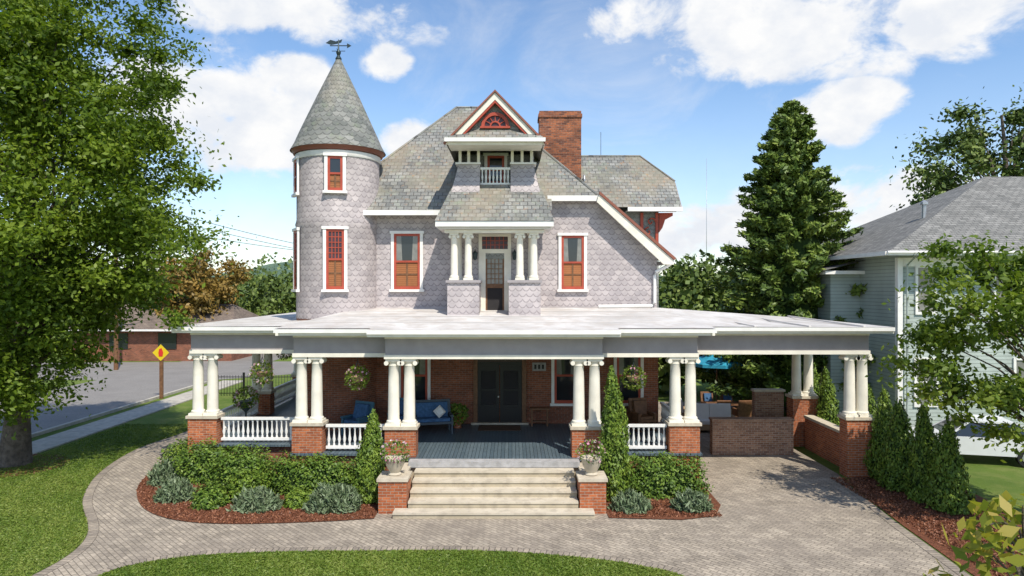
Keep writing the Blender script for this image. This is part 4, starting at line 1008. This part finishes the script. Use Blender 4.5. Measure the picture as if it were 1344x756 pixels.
def car(name, x, y, ang, paint):
    e = empty(name); m = MB(); m.M = Matrix.Translation((x, y, 0)) @ Matrix.Rotation(ang, 4, 'Z')
    body = [(-2.2, 0.35), (-2.25, 0.6), (-2.15, 0.85), (-1.6, 0.93), (1.1, 0.95), (2.0, 0.82), (2.22, 0.62), (2.2, 0.35)]
    m.prism(body, 'y', -0.88, 0.88, paint)
    bot = [(-1.7, 0.931), (1.0, 0.951)]; topp = [(-1.15, 1.42), (0.3, 1.45)]
    q = {}
    for s in (-1, 1):
        q[s] = [(bot[0][0], s*0.82, 0.935), (bot[1][0], s*0.82, 0.955), (topp[1][0], s*0.64, 1.44), (topp[0][0], s*0.64, 1.42)]
        m.poly(q[s], 'glass')
        m.bar(q[s][3], q[s][2], 0.08, 0.06, paint); m.bar(q[s][0], q[s][3], 0.06, 0.05, paint); m.bar(q[s][1], q[s][2], 0.06, 0.05, paint)
        m.bar((-0.4, s*0.825, 0.94), (-0.4, s*0.65, 1.43), 0.07, 0.05, paint)
    m.poly([q[-1][3], q[-1][2], q[1][2], q[1][3]], paint); m.poly([q[-1][0], q[1][0], q[1][3], q[-1][3]], 'glass'); m.poly([q[-1][1], q[1][1], q[1][2], q[-1][2]], 'glass')
    for wx in (-1.35, 1.35):
        for s in (-1, 1):
            m.tube([(wx, s*0.70, 0.33), (wx, s*0.90, 0.33)], 0.33, 'rubber', 18); m.tube([(wx, s*0.9, 0.33), (wx, s*0.915, 0.33)], 0.2, 'metal', 12)
    for s in (-0.65, 0.65):
        m.box(2.15, 2.23, s-0.18, s+0.18, 0.6, 0.74, 'white'); m.box(-2.26, -2.16, s-0.18, s+0.18, 0.62, 0.78, 'signred')
    m.M = Matrix.Identity(4); m.obj('body', e)
car('parked_car', 16.1, 23.9, 2.9, 'carwhite')

e = empty('pedestrian_crossing_sign'); m = MB(); sx, sy = -19.0, 37
m.box(sx-0.09, sx+0.09, sy-0.05, sy+0.05, 0, 2.1, 'wood'); m.obj('post', e); m = MB()
m.prism([(sx, 2.05), (sx+0.45, 2.5), (sx, 2.95), (sx-0.45, 2.5)], 'y', sy-0.08, sy-0.06, 'yellow')
m.prism([(sx-0.1, 2.3), (sx+0.1, 2.3), (sx+0.14, 2.52), (sx+0.05, 2.75), (sx-0.08, 2.7), (sx-0.12, 2.5)], 'y', sy-0.095, sy-0.081, 'signred'); m.obj('panel', e)
e = empty('iron_fence'); m = MB()
for i in range(40):
    x = -16.5+i*0.16; m.tube([(x, 38, 0), (x, 38, 1.15)], 0.014, 'black', 4)
for z in (0.15, 1.05): m.tube([(-16.5, 38, z), (-10.2, 38, z)], 0.02, 'black', 4)
for i in range(5): x = -16.5+i*1.57; m.box(x-.05, x+.05, 37.95, 38.05, 0, 1.3, 'black')
m.obj('pickets_and_rails', e)
e = empty('utility_pole'); m = MB(); m.tube([(-29, 50, 0), (-29, 50, 13)], [0.16, 0.11], 'wood', 8); m.bar((-30.2, 50, 12.2), (-27.8, 50, 12.2), 0.12, 0.12, 'wood')
for j, (ox, z) in enumerate(((-1.1, 12.4), (1.1, 12.4), (0, 11.0))):
    pts_ = []
    for i in range(17):
        t = i/16; pts_.append((-29+ox+(18-ox)*t, 50+30*t, z+(8.5+0.5*j-z)*t-1.2*4*t*(1-t)*0.6))
    m.tube(pts_, 0.022, 'black', 4)
m.obj('pole_and_wires', e)
m = MB(); m.tube([(57, 200, 0), (57, 200, 44)], [0.12, 0.05], 'metal', 5); m.obj('radio_mast')

# ------------------------------------------------------------------ world, sun, camera
sd = Vector((0.36, -0.70, 1.05)).normalized()
elev = math.asin(sd.z); az = math.atan2(sd.x, sd.y)
w = bpy.data.worlds.new('World'); scene.world = w; w.use_nodes = True; nt = w.node_tree
bg = nt.nodes['Background']; bg.inputs[1].default_value = 0.14
sky = N(nt, 'ShaderNodeTexSky', sky_type='NISHITA'); sky.sun_disc = False; sky.sun_elevation = elev; sky.sun_rotation = az
sky.air_density = 1.0; sky.dust_density = 0.3; sky.ozone_density = 3.0
hs = N(nt, 'ShaderNodeHueSaturation'); hs.inputs['Saturation'].default_value = 1.05; hs.inputs['Value'].default_value = 1.35; L(nt, sky.outputs[0], hs.inputs['Color'])
tc = N(nt, 'ShaderNodeTexCoord'); dirv = tc.outputs['Generated']
def cdir(az_deg, el_deg):
    a, e_ = math.radians(az_deg), math.radians(el_deg); return (math.sin(a)*math.cos(e_), math.cos(a)*math.cos(e_), math.sin(e_))
clouds = [(-21.5, 14.0, 0.16, 0.085), (-17.5, 15.5, 0.07, 0.05), (-20.5, 10.3, 0.09, 0.035), (-19, 21, 0.24, 0.04), (-10.5, 18, 0.04, 0.03), (-8.5, 12, 0.05, 0.035),
          (23, 20, 0.20, 0.085), (10, 21.5, 0.10, 0.04), (26, 13, 0.09, 0.045), (31, 18.5, 0.12, 0.06), (27.5, 6.0, 0.18, 0.06), (15.5, 4.5, 0.16, 0.045), (-60, 18, 0.2, 0.08), (60, 15, 0.2, 0.09), (110, 25, 0.3, 0.1), (-120, 25, 0.3, 0.1), (180, 20, 0.4, 0.1)]
acc = None
for a, e_, rx, rz in clouds:
    c = Vector(cdir(a, e_))
    s = N(nt, 'ShaderNodeVectorMath', operation='SUBTRACT'); L(nt, dirv, s.inputs[0]); s.inputs[1].default_value = c
    k = N(nt, 'ShaderNodeVectorMath', operation='MULTIPLY'); L(nt, s.outputs[0], k.inputs[0]); k.inputs[1].default_value = (1/rx, 1/rx, 1/rz)
    ln = N(nt, 'ShaderNodeVectorMath', operation='LENGTH'); L(nt, k.outputs[0], ln.inputs[0])
    v = math_node(nt, 'SUBTRACT', 1.3, ln.outputs['Value'], True)
    acc = v if acc is None else math_node(nt, 'MAXIMUM', acc, v)
mp_ = N(nt, 'ShaderNodeMapping'); mp_.inputs['Scale'].default_value = (1, 1, 1.5); mp_.inputs['Rotation'].default_value = (0, math.radians(-12), 0); L(nt, dirv, mp_.inputs[0])
n1 = noise(nt, 9, 10, mp_.outputs[0], 0.60, 0.25); n2 = noise(nt, 3.0, 9, mp_.outputs[0], 0.64, 0.6)
dens = math_node(nt, 'ADD', math_node(nt, 'MULTIPLY', acc, 1.0), math_node(nt, 'MULTIPLY', math_node(nt, 'SUBTRACT', n1, 0.52), 3.4))
gate = math_node(nt, 'MULTIPLY', acc, 2.2, True)
dens = math_node(nt, 'MULTIPLY', dens, gate)
cm = N(nt, 'ShaderNodeMapRange', interpolation_type='SMOOTHSTEP'); L(nt, dens, cm.inputs[0]); cm.inputs[1].default_value = 0.08; cm.inputs[2].default_value = 0.75
wisp = N(nt, 'ShaderNodeMapRange', interpolation_type='SMOOTHSTEP'); L(nt, n2, wisp.inputs[0]); wisp.inputs[1].default_value = 0.45; wisp.inputs[2].default_value = 0.85
wv = math_node(nt, 'MULTIPLY', wisp.outputs[0], 0.55)
sepd = N(nt, 'ShaderNodeSeparateXYZ'); L(nt, dirv, sepd.inputs[0])
hz_ = N(nt, 'ShaderNodeMapRange'); L(nt, sepd.outputs[2], hz_.inputs[0]); hz_.inputs[1].default_value = 0.28; hz_.inputs[2].default_value = 0.0; hz_.inputs[3].default_value = 0.0; hz_.inputs[4].default_value = 0.4
allc = math_node(nt, 'MAXIMUM', math_node(nt, 'MAXIMUM', cm.outputs[0], wv), math_node(nt, 'MULTIPLY', hz_.outputs[0], math_node(nt, 'ADD', n2, 0.35)), True)
shade = ramp(nt, noise(nt, 14, 6, mp_.outputs[0], 0.6), [(0.35, (5.9, 6.15, 6.6)), (0.6, (7.1, 7.1, 7.1))])
L(nt, mixc(nt, allc, hs.outputs[0], shade), bg.inputs[0])

sl = bpy.data.lights.new('sun', 'SUN'); sl.energy = 5.0; sl.angle = math.radians(0.53); sl.color = (1.0, 0.93, 0.81)
so = bpy.data.objects.new('sun', sl); COL.objects.link(so); so.rotation_euler = (-sd).to_track_quat('-Z', 'Y').to_euler(); so.location = (20, -20, 40)

cam = bpy.data.cameras.new('camera'); cam.lens = 24; cam.sensor_width = 36; cam.clip_end = 3000; cam.clip_start = 0.05
co = bpy.data.objects.new('camera', cam); COL.objects.link(co); co.location = (0, 0, 6.0); co.rotation_euler = (math.radians(90), 0, 0)
scene.camera = co
scene.view_settings.view_transform = 'Standard'; scene.view_settings.look = 'None'; scene.view_settings.exposure = 0
